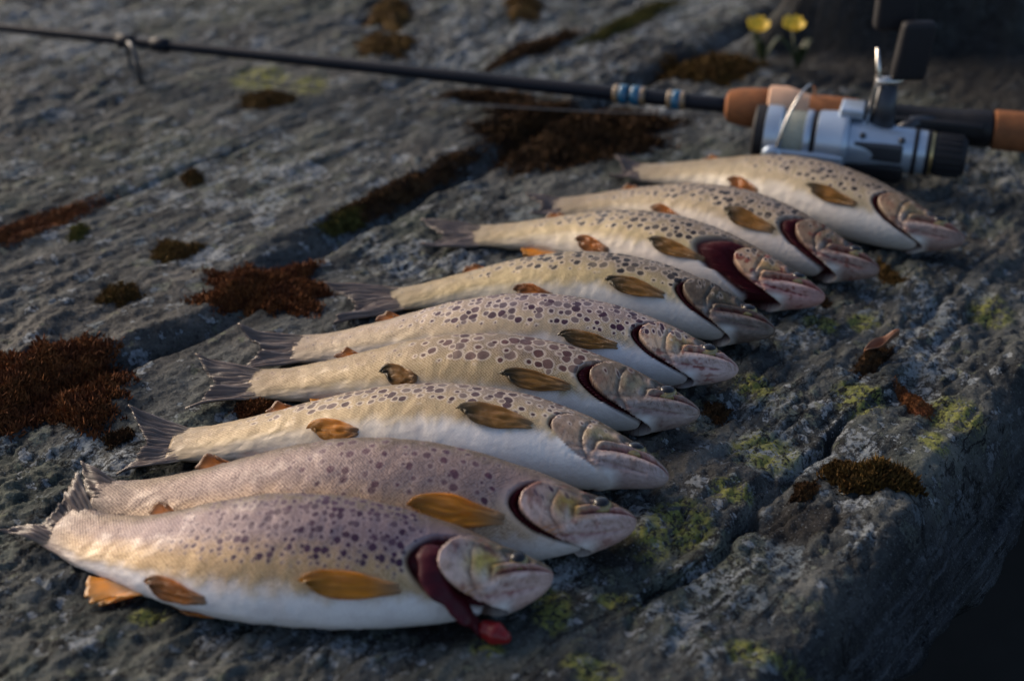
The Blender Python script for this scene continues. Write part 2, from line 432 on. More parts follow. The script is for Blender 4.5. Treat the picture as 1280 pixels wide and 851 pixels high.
M_FIN_AMBER = fin_material('amber_fin', (.62, .40, .24), (.95, .37, .022), (.55, .24, .022))
M_FIN_OLIVE = fin_material('olive_fin', (.56, .34, .16), (.42, .19, .025), (.085, .058, .018))
M_FIN_RUST = fin_material('rust_fin', (.58, .38, .24), (.68, .22, .022), (.24, .09, .018))
M_TAIL = fin_material('tail_fin', (.38, .29, .20), (.27, .205, .17), (.15, .115, .10), .12)
M_GILL = simple('gill_flesh', (.050, .003, .008), .45, coat=.05, spec=.2, nscale=240, namp=.6, bump=.5)
M_BLOOD = simple('raw_red_flesh', (.20, .010, .012), .35, coat=.1, spec=.3, nscale=200, namp=.5, bump=.3)
M_IRIS = simple('eye_iris', (.24, .18, .07), .3, coat=.3, nscale=900, namp=.5)
M_PUPIL = simple('eye_pupil', (.004, .004, .006), .22)

ctl = np.array([  # s, top, bottom, half width
    (0, .000, .000, .000), (.006, .012, .016, .014), (.02, .021, .028, .024), (.05, .034, .042, .034), (.09, .050, .056, .043), (.13, .068, .071, .052),
    (.18, .086, .086, .060), (.235, .098, .098, .064), (.31, .110, .112, .068), (.42, .118, .121, .069), (.52, .116, .119, .065),
    (.62, .107, .107, .057), (.72, .091, .087, .045), (.81, .074, .068, .033), (.89, .065, .061, .022), (.95, .059, .056, .013), (1.0, .057, .056, .0025)])
def pchip(xs, ys, x):
    h = np.diff(xs); dl = np.diff(ys) / h; n = len(xs); d = np.zeros(n)
    for i in range(1, n - 1):
        if dl[i - 1] * dl[i] > 0:
            w1 = 2 * h[i] + h[i - 1]; w2 = h[i] + 2 * h[i - 1]
            d[i] = (w1 + w2) / (w1 / dl[i - 1] + w2 / dl[i])
    d[0] = dl[0]; d[-1] = dl[-1]
    i = np.clip(np.searchsorted(xs, x) - 1, 0, n - 2); t = (x - xs[i]) / h[i]
    return (ys[i] * (2 * t ** 3 - 3 * t * t + 1) + h[i] * d[i] * (t ** 3 - 2 * t * t + t) + ys[i + 1] * (3 * t * t - 2 * t ** 3) + h[i] * d[i + 1] * (t ** 3 - t * t))
def prof(s, k):
    return pchip(np.sqrt(ctl[:, 0]), ctl[:, k], np.sqrt(np.clip(s, 0, 1)))
HL = .235

class Trout:
    def __init__(f, pts, roll, roll_tail, depth=1.0, width=1.0, lift=0.0, head_drop=.12):
        f.dep = depth; f.wid = width; f.roll = roll; f.rt = roll_tail
        f.hd = head_drop; f.lift = lift; f.L = .21
        zs = np.full(len(pts), .016)
        for it in range(3):
            P = np.array([at(px, py, z)[:2] for (px, py), z in zip(pts, zs)])
            ch = np.r_[0, np.cumsum(np.linalg.norm(np.diff(P, axis=0), axis=1))]; ch /= ch[-1]
            cx = np.polyfit(ch, P[:, 0], 3); cyy = np.polyfit(ch, P[:, 1], 3)
            t = np.linspace(0, 1, 500); Q = np.stack([np.polyval(cx, t), np.polyval(cyy, t)], 1)
            al = np.r_[0, np.cumsum(np.linalg.norm(np.diff(Q, axis=0), axis=1))]
            f.L = al[-1]; f.sg = al / al[-1]; f.Q = Q
            f.build_z()
            zs = np.interp(ch, f.sg, f.Z)
    def rho(f, s): return R(1) * (f.roll + (f.rt - f.roll) * sm(s, .45, 1.0))
    def build_z(f):
        s = f.sg; L = f.L
        se = np.maximum(s, .20)
        w = prof(se, 3) * L * f.wid; b = prof(se, 2) * L * f.dep; r = f.rho(s)
        sup = np.sqrt((w * np.cos(r)) ** 2 + (b * np.sin(r)) ** 2)
        sup = np.maximum(sup, .10 * L * np.abs(np.sin(r)) * sm(s, .8, 1.0) * .55 + .003)
        sup = sup * (1 - f.hd * (1 - sm(s, 0, .28)))
        gz = ground(f.Q[:, 0], f.Q[:, 1], False)
        z = sup + gz + f.lift * (1 - sm(s, .5, 1))
        k = np.ones(41) / 41; f.Z = np.convolve(np.pad(z, 20, 'edge'), k, 'valid')
    def frame(f, s):
        x = np.interp(s, f.sg, f.Q[:, 0]); y = np.interp(s, f.sg, f.Q[:, 1]); z = np.interp(s, f.sg, f.Z)
        e = .03
        tx = np.interp(s + e, f.sg, f.Q[:, 0]) - np.interp(s - e, f.sg, f.Q[:, 0]); ty = np.interp(s + e, f.sg, f.Q[:, 1]) - np.interp(s - e, f.sg, f.Q[:, 1])
        n = np.hypot(tx, ty); tx, ty = tx / n, ty / n
        Dh = np.stack([ty, -tx, 0 * tx], -1)           # away from the belly side
        r = f.rho(s); Zv = np.array([0, 0, 1.0])
        N = np.cos(r)[..., None] * Zv - np.sin(r)[..., None] * Dh
        D = np.cos(r)[..., None] * Dh + np.sin(r)[..., None] * Zv
        return np.stack([x, y, z], -1), N, D, np.stack([tx, ty, 0 * tx], -1)
    def sect(f, s, phi, off=0.0):
        c = np.cos(phi); sn = np.sin(phi)
        h = np.where(c > 0, prof(s, 1), prof(s, 2)) * f.L * f.dep; w = prof(s, 3) * f.L * f.wid
        lat = w * np.sign(sn) * np.abs(sn) ** .92; ver = h * np.sign(c) * np.abs(c) ** .97
        nl = sn / np.maximum(w, 1e-5); nv = c / np.maximum(h, 1e-5); q = np.hypot(nl, nv)
        return lat + off * nl / q, ver + off * nv / q
    def world(f, s, phi, off=0.0):
        s, phi, off = np.broadcast_arrays(np.asarray(s, float), np.asarray(phi, float), np.asarray(off, float))
        lat, ver = f.sect(s, phi, off); P, N, D, T = f.frame(s)
        return P + N * lat[..., None] + D * ver[..., None]

def a_op(eta):
    return np.where(eta > 0, 1.0 - .34 * (eta / .75) ** 2, 1.0 - .60 * np.abs(np.minimum(eta, 0)) ** 1.7)
ARR = lambda *a: np.array(a, float)

def make_trout(i, pts, label, st):
    f = Trout(pts, st['roll'], st['rt'], st.get('depth', 1), st.get('width', 1), st.get('lift', 0), st.get('drop', .12))
    HL = f.HL = st.get('hl', .235)
    L = f.L; base = f.world(.45, np.pi, 0)
    root = empty('trout', (float(base[0]), float(base[1]), float(ground(base[0], base[1], False))))
    tag(root, label, 'trout', 'trout laid out in a row on the rock')
    # --- body
    Ns1, Ns2, Nv = 150, 120, 128
    S = np.r_[(np.linspace(.012, 1, Ns1) ** 1.6) * .27, np.linspace(.27, 1, Ns2 + 1)[1:]]
    PH = np.linspace(0, 2 * np.pi, Nv, endpoint=False)
    s, ph = np.meshgrid(S, PH, indexing='ij'); eta = np.cos(ph); vis = np.sin(ph)
    a = s / HL; H = HL * L
    nz = fbm(s * 30 + i * 9, ph * 2.2, 3, 100 + i); nz2 = fbm(s * 90 + i, ph * 6, 3, 200 + i)
    t = a - a_op(eta)
    lim = sm(eta, .70, .48) * sm(eta, st.get('gend', -1.5) - .25, st.get('gend', -1.5))                                # the slit closes near the back
    gw = st.get('gap', .05) * lim * (1 + .5 * sm(eta, .6, -.1)) * np.where(eta < -.6, .8, 1) + 1e-4
    gmask = sm(t, -.004, .006) * (1 - sm(t, gw * .9, gw * 1.15 + .01)) * lim
    flare = st.get('flare', .02)
    d = flare * H * sm(t, -.55, 0) * (1 - sm(t, -.002, .012)) * lim
    d = d - .075 * H * st.get('gdep', 1) * gmask
    d = d + .002 * H * np.exp(-((t - gw - .05) / .05) ** 2) * lim      # shoulder rim
    # cheek bones
    ap = .74 - .24 * eta ** 2 + .02 * nz
    d = d - .018 * H * np.exp(-((a - ap) / .014) ** 2) * sm(eta, .55, .3) * sm(eta, -.95, -.7)
    d = d + .010 * H * np.exp(-((a - ap + .07) / .05) ** 2) * sm(eta, .5, .2)
    sub = eta + .42 + .35 * (a - .7)                        # line between gill cover and lower flap
    d = d - .010 * H * np.exp(-(sub / .045) ** 2) * sm(a, .55, .65) * (1 - sm(t, -.05, 0))
    # mouth
    em = st.get('mouth', .05) - .10 * a - 1.05 * a ** 2
    ml = st.get('mlen', .50)
    mw = st.get('mopen', .07) * (1 - .5 * a / ml)
    mm = np.exp(-((eta - em) / mw) ** 2) * (1 - sm(a, ml - .05, ml + .03))
    d = d - (.050 * H) * mm * sm(a, -.01, .06)
    mx = np.exp(-((eta - em - .17) / .085) ** 2) * (1 - sm(a, ml - .02, ml + .05)) * sm(a, .05, .14)
    d = d + .030 * H * mx
    d = d - .022 * H * np.exp(-((eta - em - .32) / .05) ** 2) * (1 - sm(a, ml, ml + .1)) * sm(a, .1, .2)
    d = d - .028 * H * np.exp(-((a - ml - .055) / .022) ** 2) * np.exp(-((eta - em - .10) / .2) ** 2)
    lj = np.exp(-((eta - em + .28) / .2) ** 2) * (1 - sm(a, .45, .7))
    d = d + .020 * H * lj * sm(a, 0, .1)
    ej = -.80 + .25 * a                                   # jaw to throat fold
    d = d - .016 * H * np.exp(-((eta - ej) / .05) ** 2) * sm(a, .12, .2) * (1 - sm(a, .72, .85))
    # rays under the gill cover
    br = np.sin((eta * 1.0 + a * .9) * 62) * sm(eta, -.38, -.5) * sm(eta, -.98, -.85) * sm(a, .45, .55) * (1 - sm(t, -.03, 0))
    d = d + .0030 * H * br
    # eye socket and nostril
    ea, ee = .31, (.54 if i < 2 else .44)
    er = np.hypot((a - ea) / .095, (eta - ee) / .24)
    d = d - .018 * H * np.exp(-((er - 1.15) / .25) ** 2) * (np.abs(vis) > .1) + .010 * H * np.exp(-((er - 1.7) / .3) ** 2)
    d = d - .012 * H * np.exp(-(((a - .13) / .018) ** 2 + ((eta - .55) / .07) ** 2))
    # small unevenness of the flesh and sunken belly
    d = d + .0035 * L * nz * sm(s, .25, .4) * .35 + .0005 * L * nz2
    d = d * sm(s, .0, .004)
    lat, ver = f.sect(s, ph, d); P, N, D, T = f.frame(s)
    V = P + N * lat[..., None] + D * ver[..., None]
    # --- colours of the skin
    belly = ARR(*st.get('belly', (.70, .68, .68))); gold = ARR(*st.get('gold', (.56, .45, .27)))
    up = ARR(*st.get('up', (.42, .34, .33))); bk = ARR(*st.get('back', (.19, .135, .09)))
    up = up * ARR(.66, .62, .62); bk = bk * .60; gold = gold * (ARR(1.0, .95, .82) if i < 2 else ARR(.93, .90, .90)); belly = np.minimum(belly * 1.1, .82) * ARR(1.0, .965, .90)
    bl = st.get('bl', -.42); e2 = eta + .10 * nz + .03 * nz2
    e2 = e2 + .25 * sm(s, .6, 1.0)
    c = np.broadcast_to(belly, s.shape + (3,)).copy()
    c = mixc(c, gold, sm(e2, bl - .12, bl + .22)); c = mixc(c, up, sm(e2, bl + .36, bl + .95)); c = mixc(c, bk, sm(e2, .50, .93))
    c = mixc(c, (.36, .26, .17), sm(s, .72, .98) * .55); c = mixc(c, (.22, .165, .135), sm(s + .05 * eta ** 2, .90, 1.02) * .95)
    if i > 1: c = mixc(c, gold * .95, sm(s, .34, .72) * st.get('rear', .6) * sm(e2, -1.1, -.6))
    c = c * st.get('tone', 1.0)
    hm = 1 - sm(t, -.004, .004)
    crown = ARR(*st.get('crown', (.15, .115, .075))); oper = ARR(*st.get('oper', (.46, .37, .36))) * ARR(1.1, .97, .88)
    cheek = ARR(*st.get('cheek', (.46, .30, .085))); jaw = ARR(*st.get('jaw', (.40, .32, .30))) * ARR(1.08, .95, .90); flap = ARR(*st.get('flap', (.50, .26, .12)))
    hc = np.broadcast_to(jaw, s.shape + (3,)).copy()
    hc = mixc(hc, oper, sm(a, .50, .62) * sm(eta, -.55, -.35))
    hc = mixc(hc, cheek, np.clip(1.25 * np.exp(-(((a - .58 + .03 * nz) / .15) ** 2 + ((eta - .10) / .32) ** 2)), 0, 1))
    hc = mixc(hc, flap, sm(a, .55, .7) * np.exp(-((eta + .50) / .17) ** 2) * np.clip(.62 + .5 * br, 0, 1))
    hc = mixc(hc, crown * .62, sm(eta + .10 * nz + .05 * nz2, .30, .58) * .95)
    hc = mixc(hc, (.10, .075, .06), np.exp(-((er - 1.1) / .3) ** 2) * .7 * (er < 3))
    hc = mixc(hc, oper * ARR(.35, .25, .22), np.exp(-((a - ap) / .016) ** 2) * .5 * sm(eta, -.9, -.7))
    hc = mixc(hc, oper * ARR(.4, .25, .2), np.exp(-(sub / .025) ** 2) * sm(a, .55, .65) * .5)
    red = ARR(.22, .014, .020); bld = st.get('blood', .6)
    lip = np.exp(-((eta - em) / (mw * 2.4)) ** 2) * (1 - sm(a, ml - .05, ml + .05))
    hc = mixc(hc, (.46, .10, .09), lip * .65 * sm(nz2 + .3, -.3, .4))
    hc = mixc(hc, up * .95, sm(eta, -.05, .25) * sm(a, .62, .85) * .55)
    hc = mixc(hc, (.70, .60, .55), np.exp(-((eta - em + .24) / .10) ** 2) * sm(a, .1, .25) * (1 - sm(a, .55, .75)) * .45)
    hc = mixc(hc, red, np.clip(mm * 1.15, 0, 1) * sm(a, -.02, .04) * .85)
    hc = mixc(hc, red, np.exp(-((eta - ej) / .035) ** 2) * sm(a, .14, .22) * (1 - sm(a, .72, .85)) * bld * sm(nz2, -.6, .3))
    hc = mixc(hc, (.24, .05, .03), sm(nz + .5 * nz2, .30, .62) * bld * .75 * sm(a, .1, .3))
    hc = mixc(hc, (.055, .004, .008), np.exp(-((eta - em) / (mw * .55)) ** 2) * (1 - sm(a, ml - .05, ml + .03)) * .9)
    hc = mixc(hc, jaw * .72, mx * .45)
    fold = np.exp(-((eta - em - .32) / .035) ** 2) * (1 - sm(a, ml, ml + .1)) * sm(a, .1, .2)
    hc = mixc(hc, (.07, .018, .016), fold * .9)
    hc = mixc(hc, (.07, .022, .018), np.exp(-((a - ml - .05) / .016) ** 2) * np.exp(-((eta - em - .10) / .2) ** 2) * .7)
    hc = hc * (1 - .18 * sm(nz2, -.1, .6))[..., None]; hc = mixc(hc, crown * 1.2, sm(fbm(s * 140 + i * 3, ph * 5, 3, 260 + i), .2, .7) * .22 * st.get('mot', 1) * sm(eta, -.7, .1))
    hc = mixc(hc, (.62, .55, .50), np.exp(-((a - ml - .10) / .03) ** 2) * np.exp(-((eta - em - .1) / .2) ** 2) * .5)
    hd = st.get('hd', 1.0)
    hc = hc * (hd + (1 - hd) * .4 * sm(fbm(s * 60 + i * 5, ph * 4, 3, 280 + i), 0, .7))[..., None]
    thr = sm(eta, -.75, -.92) * sm(a, .3, .45); hc = mixc(hc, belly * .92, thr)
    c = c * (1 - hm[..., None]) + hc * hm[..., None]
    rim = np.exp(-((t - gw - .045) / .045) ** 2) * lim * sm(eta, .55, .2)
    c = mixc(c, (.66, .56, .53), rim * .18)
    c = mixc(c, (.055, .004, .010), np.clip(gmask * 1.2, 0, 1))
    s0, s1 = st.get('srange', (.24, .72))
    e3 = eta + .08 * nz
    spot = st.get('spots', 1.0) * sm(e3, st.get('slow', -.02), st.get('slow', -.02) + .3) * sm(s, s0 - .03, s0 + .05) * (1 - .75 * sm(s, s1 - .12, s1 + .1))
    spot = spot * (1 - .5 * sm(eta, .93, .99)) * (1 - hm) + hm * st.get('headspots', .42) * sm(eta, -.1, .1) * sm(a, .5, .6)
    spot = spot * (1 - np.clip(gmask * 2, 0, 1))
    scl = sm(t, gw + .03, gw + .16) * (.25 + .75 * sm(eta, bl - .1, bl + .25)) * (1 - .4 * sm(s, .93, 1.0))
    # flat coordinates for scales and spots
    dv = np.linalg.norm(np.diff(np.concatenate([np.stack([lat, ver], -1), np.stack([lat, ver], -1)[:, :1]], 1), axis=1), axis=-1)
    arc = np.concatenate([np.zeros((len(S), 1)), np.cumsum(dv, 1)[:, :-1]], 1)
    k = np.ones(9) / 9
    arc = np.apply_along_axis(lambda x: np.convolve(np.pad(x, 4, 'edge'), k, 'valid'), 0, arc)
    uvs = np.stack([s * L + i * .7, arc + i * .3], -1)
    n, mv = len(S), Nv
    VV = V.reshape(-1, 3); Fq = grid_faces(n, mv, True)
    c0 = V[0].mean(0); c1 = V[-1].mean(0)
    VV = np.vstack([VV, c0, c1]); k0 = n * mv
    j = np.arange(mv); j2 = (j + 1) % mv
    caps = np.concatenate([np.stack([np.full(mv, k0), j2, j, j], 1), np.stack([np.full(mv, k0 + 1), (n - 1) * mv + j, (n - 1) * mv + j2, (n - 1) * mv + j2], 1)])
    faces = [list(x) for x in Fq] + [list(x[:3]) for x in caps]
    def ext(x): return np.concatenate([x.reshape(n * mv, -1), x[0].reshape(mv, -1).mean(0)[None], x[-1].reshape(mv, -1).mean(0)[None]])
    mesh_obj('body', VV, faces, st['mat'], root, attrs=dict(tone=ext(c), spot=ext(spot)[:, 0], scale=ext(scl)[:, 0], head=ext(hm * sm(eta, -.9, -.5))[:, 0]), uv=ext(uvs))

    # --- eyes
    for sgn in (1, -1):
        phe = sgn * math.acos(ee); se = ea * HL
        p0 = f.world(se, phe, -.030 * H); p1 = f.world(se, phe, .06 * H); nrm = p1 - p0; nrm /= np.linalg.norm(nrm)
        rr = .092 * H
        ths = np.linspace(0, np.pi / 2, 9)
        Ve, Fe = lathe(p0, nrm, [(-.25 * rr, rr)] + [(.72 * rr * math.sin(x), max(rr * math.cos(x), 1e-5)) for x in ths], 20)
        eye = mesh_obj('eye', Ve, Fe, M_IRIS, root)
        Vp, Fp = lathe(p0 + nrm * .56 * rr, nrm, [(-.12 * rr, .76 * rr), (.0 * rr, .73 * rr), (.12 * rr, .54 * rr), (.19 * rr, .24 * rr), (.21 * rr, 1e-5)], 18)
        mesh_obj('pupil', Vp, Fp, M_PUPIL, eye)

    # --- gills in the open slit
    if st.get('gap', .05) > .03:
        for sgn in ((1, -1) if st.get('gap', .05) < .12 else (1,)):
            et = np.linspace(.62, -.93, 220); w = np.linspace(0, 1, 9)
            E2, W2 = np.meshgrid(et, w, indexing='ij')
            gwv = st['gap'] * sm(E2, .78, .5) * (1 + .5 * sm(E2, .6, -.1)) * np.where(E2 < -.6, .8, 1)
            aa = a_op(E2) + .02 + gwv * W2 * .92
            off = H * (-.062 + .045 * np.sin(np.pi * W2) * sm(E2, .62, .4) + .010 * np.sin(E2 * 120 + W2 * 5 + 2 * noise(E2 * 6, W2 * 2, 88)) + .010 * noise(E2 * 9, W2 * 3, 89 + i))
            G = f.world(aa * HL, sgn * np.arccos(E2), off)
            mesh_obj('gill', G, grid_faces(220, 9), M_GILL, root)
    # --- fins
    def leaf(name, s0, e0, ln, wd, mat, lift0=.003, lift1=.010, tilt=0.0, sgn=1, pw=.8, tipw=.15):
        n, mm_ = 26, 15
        A = np.linspace(0, 1, n); B = np.linspace(-1, 1, mm_); AA, BB = np.meshgrid(A, B, indexing='ij')
        wprof = wd * .62 * (.34 + .66 * sm(AA, 0, .65)) * np.sqrt(np.clip(1 - (np.maximum(AA - .50, 0) / .5) ** 3.4, 0.01, 1))
        ss = s0 + ln * AA * (1 + .07 * noise(BB * 5 + i, BB * 0 + sgn, 330 + i) * AA ** 3) - .010 * BB * AA
        hh = prof(ss, 2) * L * f.dep
        ph0 = math.acos(e0)
        arcr = .5 * (hh + prof(ss, 3) * L)
        pp = ph0 - tilt * AA + BB * wprof * L / arcr * .5
        off = L * (lift0 - .010 * (1 - sm(AA, 0, .16)) + lift1 * AA ** 1.5 + .0016 * np.sin(BB * 17 + i) * AA + .004 * BB * BB * AA * (1 if i % 2 else -.4)) + .0012 * fbm(AA * 3 + i * 5, BB * 2, 2, 300 + i)
        G = f.world(ss, sgn * pp, off)
        G[..., 2] = np.maximum(G[..., 2], ground(G[..., 0], G[..., 1], False) + .002)
        o = mesh_obj(name, G, grid_faces(n, mm_), mat, root, attrs=dict(along=AA.ravel(), across=BB.ravel()))
        solid(o, .0007)
        return o
    pf = st.get('pect', {})
    leaf('pectoral_fin', pf.get('s', .262), pf.get('e', -.46), pf.get('ln', .165), pf.get('wd', .066), pf.get('mat', M_FIN_AMBER), tilt=pf.get('tilt', .05))
    leaf('pectoral_fin', .262, -.46, .165, .05, M_FIN_OLIVE, lift0=.001, lift1=.002, sgn=-1)
    vf = st.get('pelv', {})
    leaf('pelvic_fin', vf.get('s', .555), vf.get('e', -.80), vf.get('ln', .11), .068, vf.get('mat', M_FIN_RUST), tilt=vf.get('tilt', .1))
    leaf('pelvic_fin', .565, -.97, .10, .045, M_FIN_RUST, lift1=.004, sgn=-1)
    leaf('dorsal_fin', .43, math.cos(.42), .15, .06, M_TAIL, lift0=.001, lift1=.001, tilt=.1, sgn=-1)
    # anal fin and adipose fin stand on the mid line
    def midfin(name, s0, s1, ht, sweep, dirn, mat, rag=.0):
        n, mm_ = 18, 9
        A = np.linspace(0, 1, n); B = np.linspace(0, 1, mm_); AA, BB = np.meshgrid(A, B, indexing='ij')
        ss = s0 + (s1 - s0) * AA + sweep * BB
        env = np.sin(np.pi * np.clip(AA * .93 + .05, 0, 1)) ** .6
        P, N, D, T = f.frame(np.clip(s0 + (s1 - s0) * AA, 0, 1)); P2, N2, D2, T2 = f.frame(np.clip(ss, 0, 1))
        hb = np.where(dirn > 0, prof(s0 + (s1 - s0) * AA, 1), prof(s0 + (s1 - s0) * AA, 2)) * L * f.dep * .93
        hgt = hb + ht * L * BB * env * (1 + rag * noise(AA * 9, AA * 0, 7 + i))
        G = P2 + dirn * D2 * hgt[..., None] + N2 * (L * (.004 * np.sin(AA * 11 + i) * BB + .008 * BB ** 2))[..., None]
        G[..., 2] = np.maximum(G[..., 2], ground(G[..., 0], G[..., 1], False) + .0016)
        o = mesh_obj(name, G, grid_faces(n, mm_), mat, root, attrs=dict(along=BB.ravel(), across=(AA * 2 - 1).ravel()))
        solid(o, .0007)
    midfin('anal_fin', .715, .80, .052, .045, -1, M_FIN_AMBER, .3)
    midfin('adipose_fin', .735, .775, .030, .045, 1, M_FIN_RUST)
    # tail fin
    nr, na = 61, 16
    tv = np.linspace(-1, 1, nr); tr = np.linspace(0, 1, na); TV, TR = np.meshgrid(tv, tr, indexing='ij')
    P, N, D, T = f.frame(np.array(.955)); w = st.get('tail', {})
    ang = R(w.get('turn', 0)); T = T * math.cos(ang) + D * math.sin(ang); Dn = np.cross(N, T); Dn = Dn if Dn @ D > 0 else -Dn
    ln = (.03 + w.get('ln', .135)) * L * (.66 + .34 * np.abs(TV) ** 1.3) * (1 + .05 * noise(TV * 14 + i, TV * 0, 400 + i))
    fan = np.tan(TV * R(w.get('fan', 30)))
    along = TR * ln; acr = .050 * L * TV * f.dep + fan * along * (.9 + .1 * TR)
    ruff = (.0006 * np.sin(TV * 46 + 2 * TR + 2 * noise(TV * 5, TR * 2, 77 + i)) * sm(TR, 0, .3) + .0035 * fbm(TV * 2.2 + 3 * i, TR * 1.5, 2, 420 + i) * TR
            + w.get('curl', 0) * L * TR ** 2 * TV + w.get('cup', .02) * L * TR * TV ** 2)
    G = P + T * along[..., None] + Dn * acr[..., None] + N * ruff[..., None]
    gz = ground(G[..., 0], G[..., 1], False)
    G[..., 2] = np.maximum(G[..., 2], gz + .0022 + .0003 * np.sin(TV * 46))
    o = mesh_obj('tail_fin', G, grid_faces(nr, na), M_TAIL, root, attrs=dict(along=TR.ravel(), across=(TV * 2.6).ravel()))
    solid(o, .0008)
    return f, root

SPK = dict(
    a=skin_material('lavender_skin', .0036, .15, (.032, .009, .030), (.62, .55, .58), .8),
    b=skin_material('mauve_skin', .0066, .15, (.055, .020, .035), (.55, .46, .45), .8),
    c=skin_material('ringed_skin', .0054, .40, (.045, .020, .022), (.66, .58, .52), .45),
    d=skin_material('large_ringed_skin', .0064, .42, (.055, .019, .018), (.64, .55, .48), .5),
    e=skin_material('dense_spotted_skin', .0047, .38, (.030, .009, .022), (.68, .60, .57), .5),
    f=skin_material('dark_spotted_skin', .0053, .40, (.012, .008, .008), (.58, .48, .40), .4))

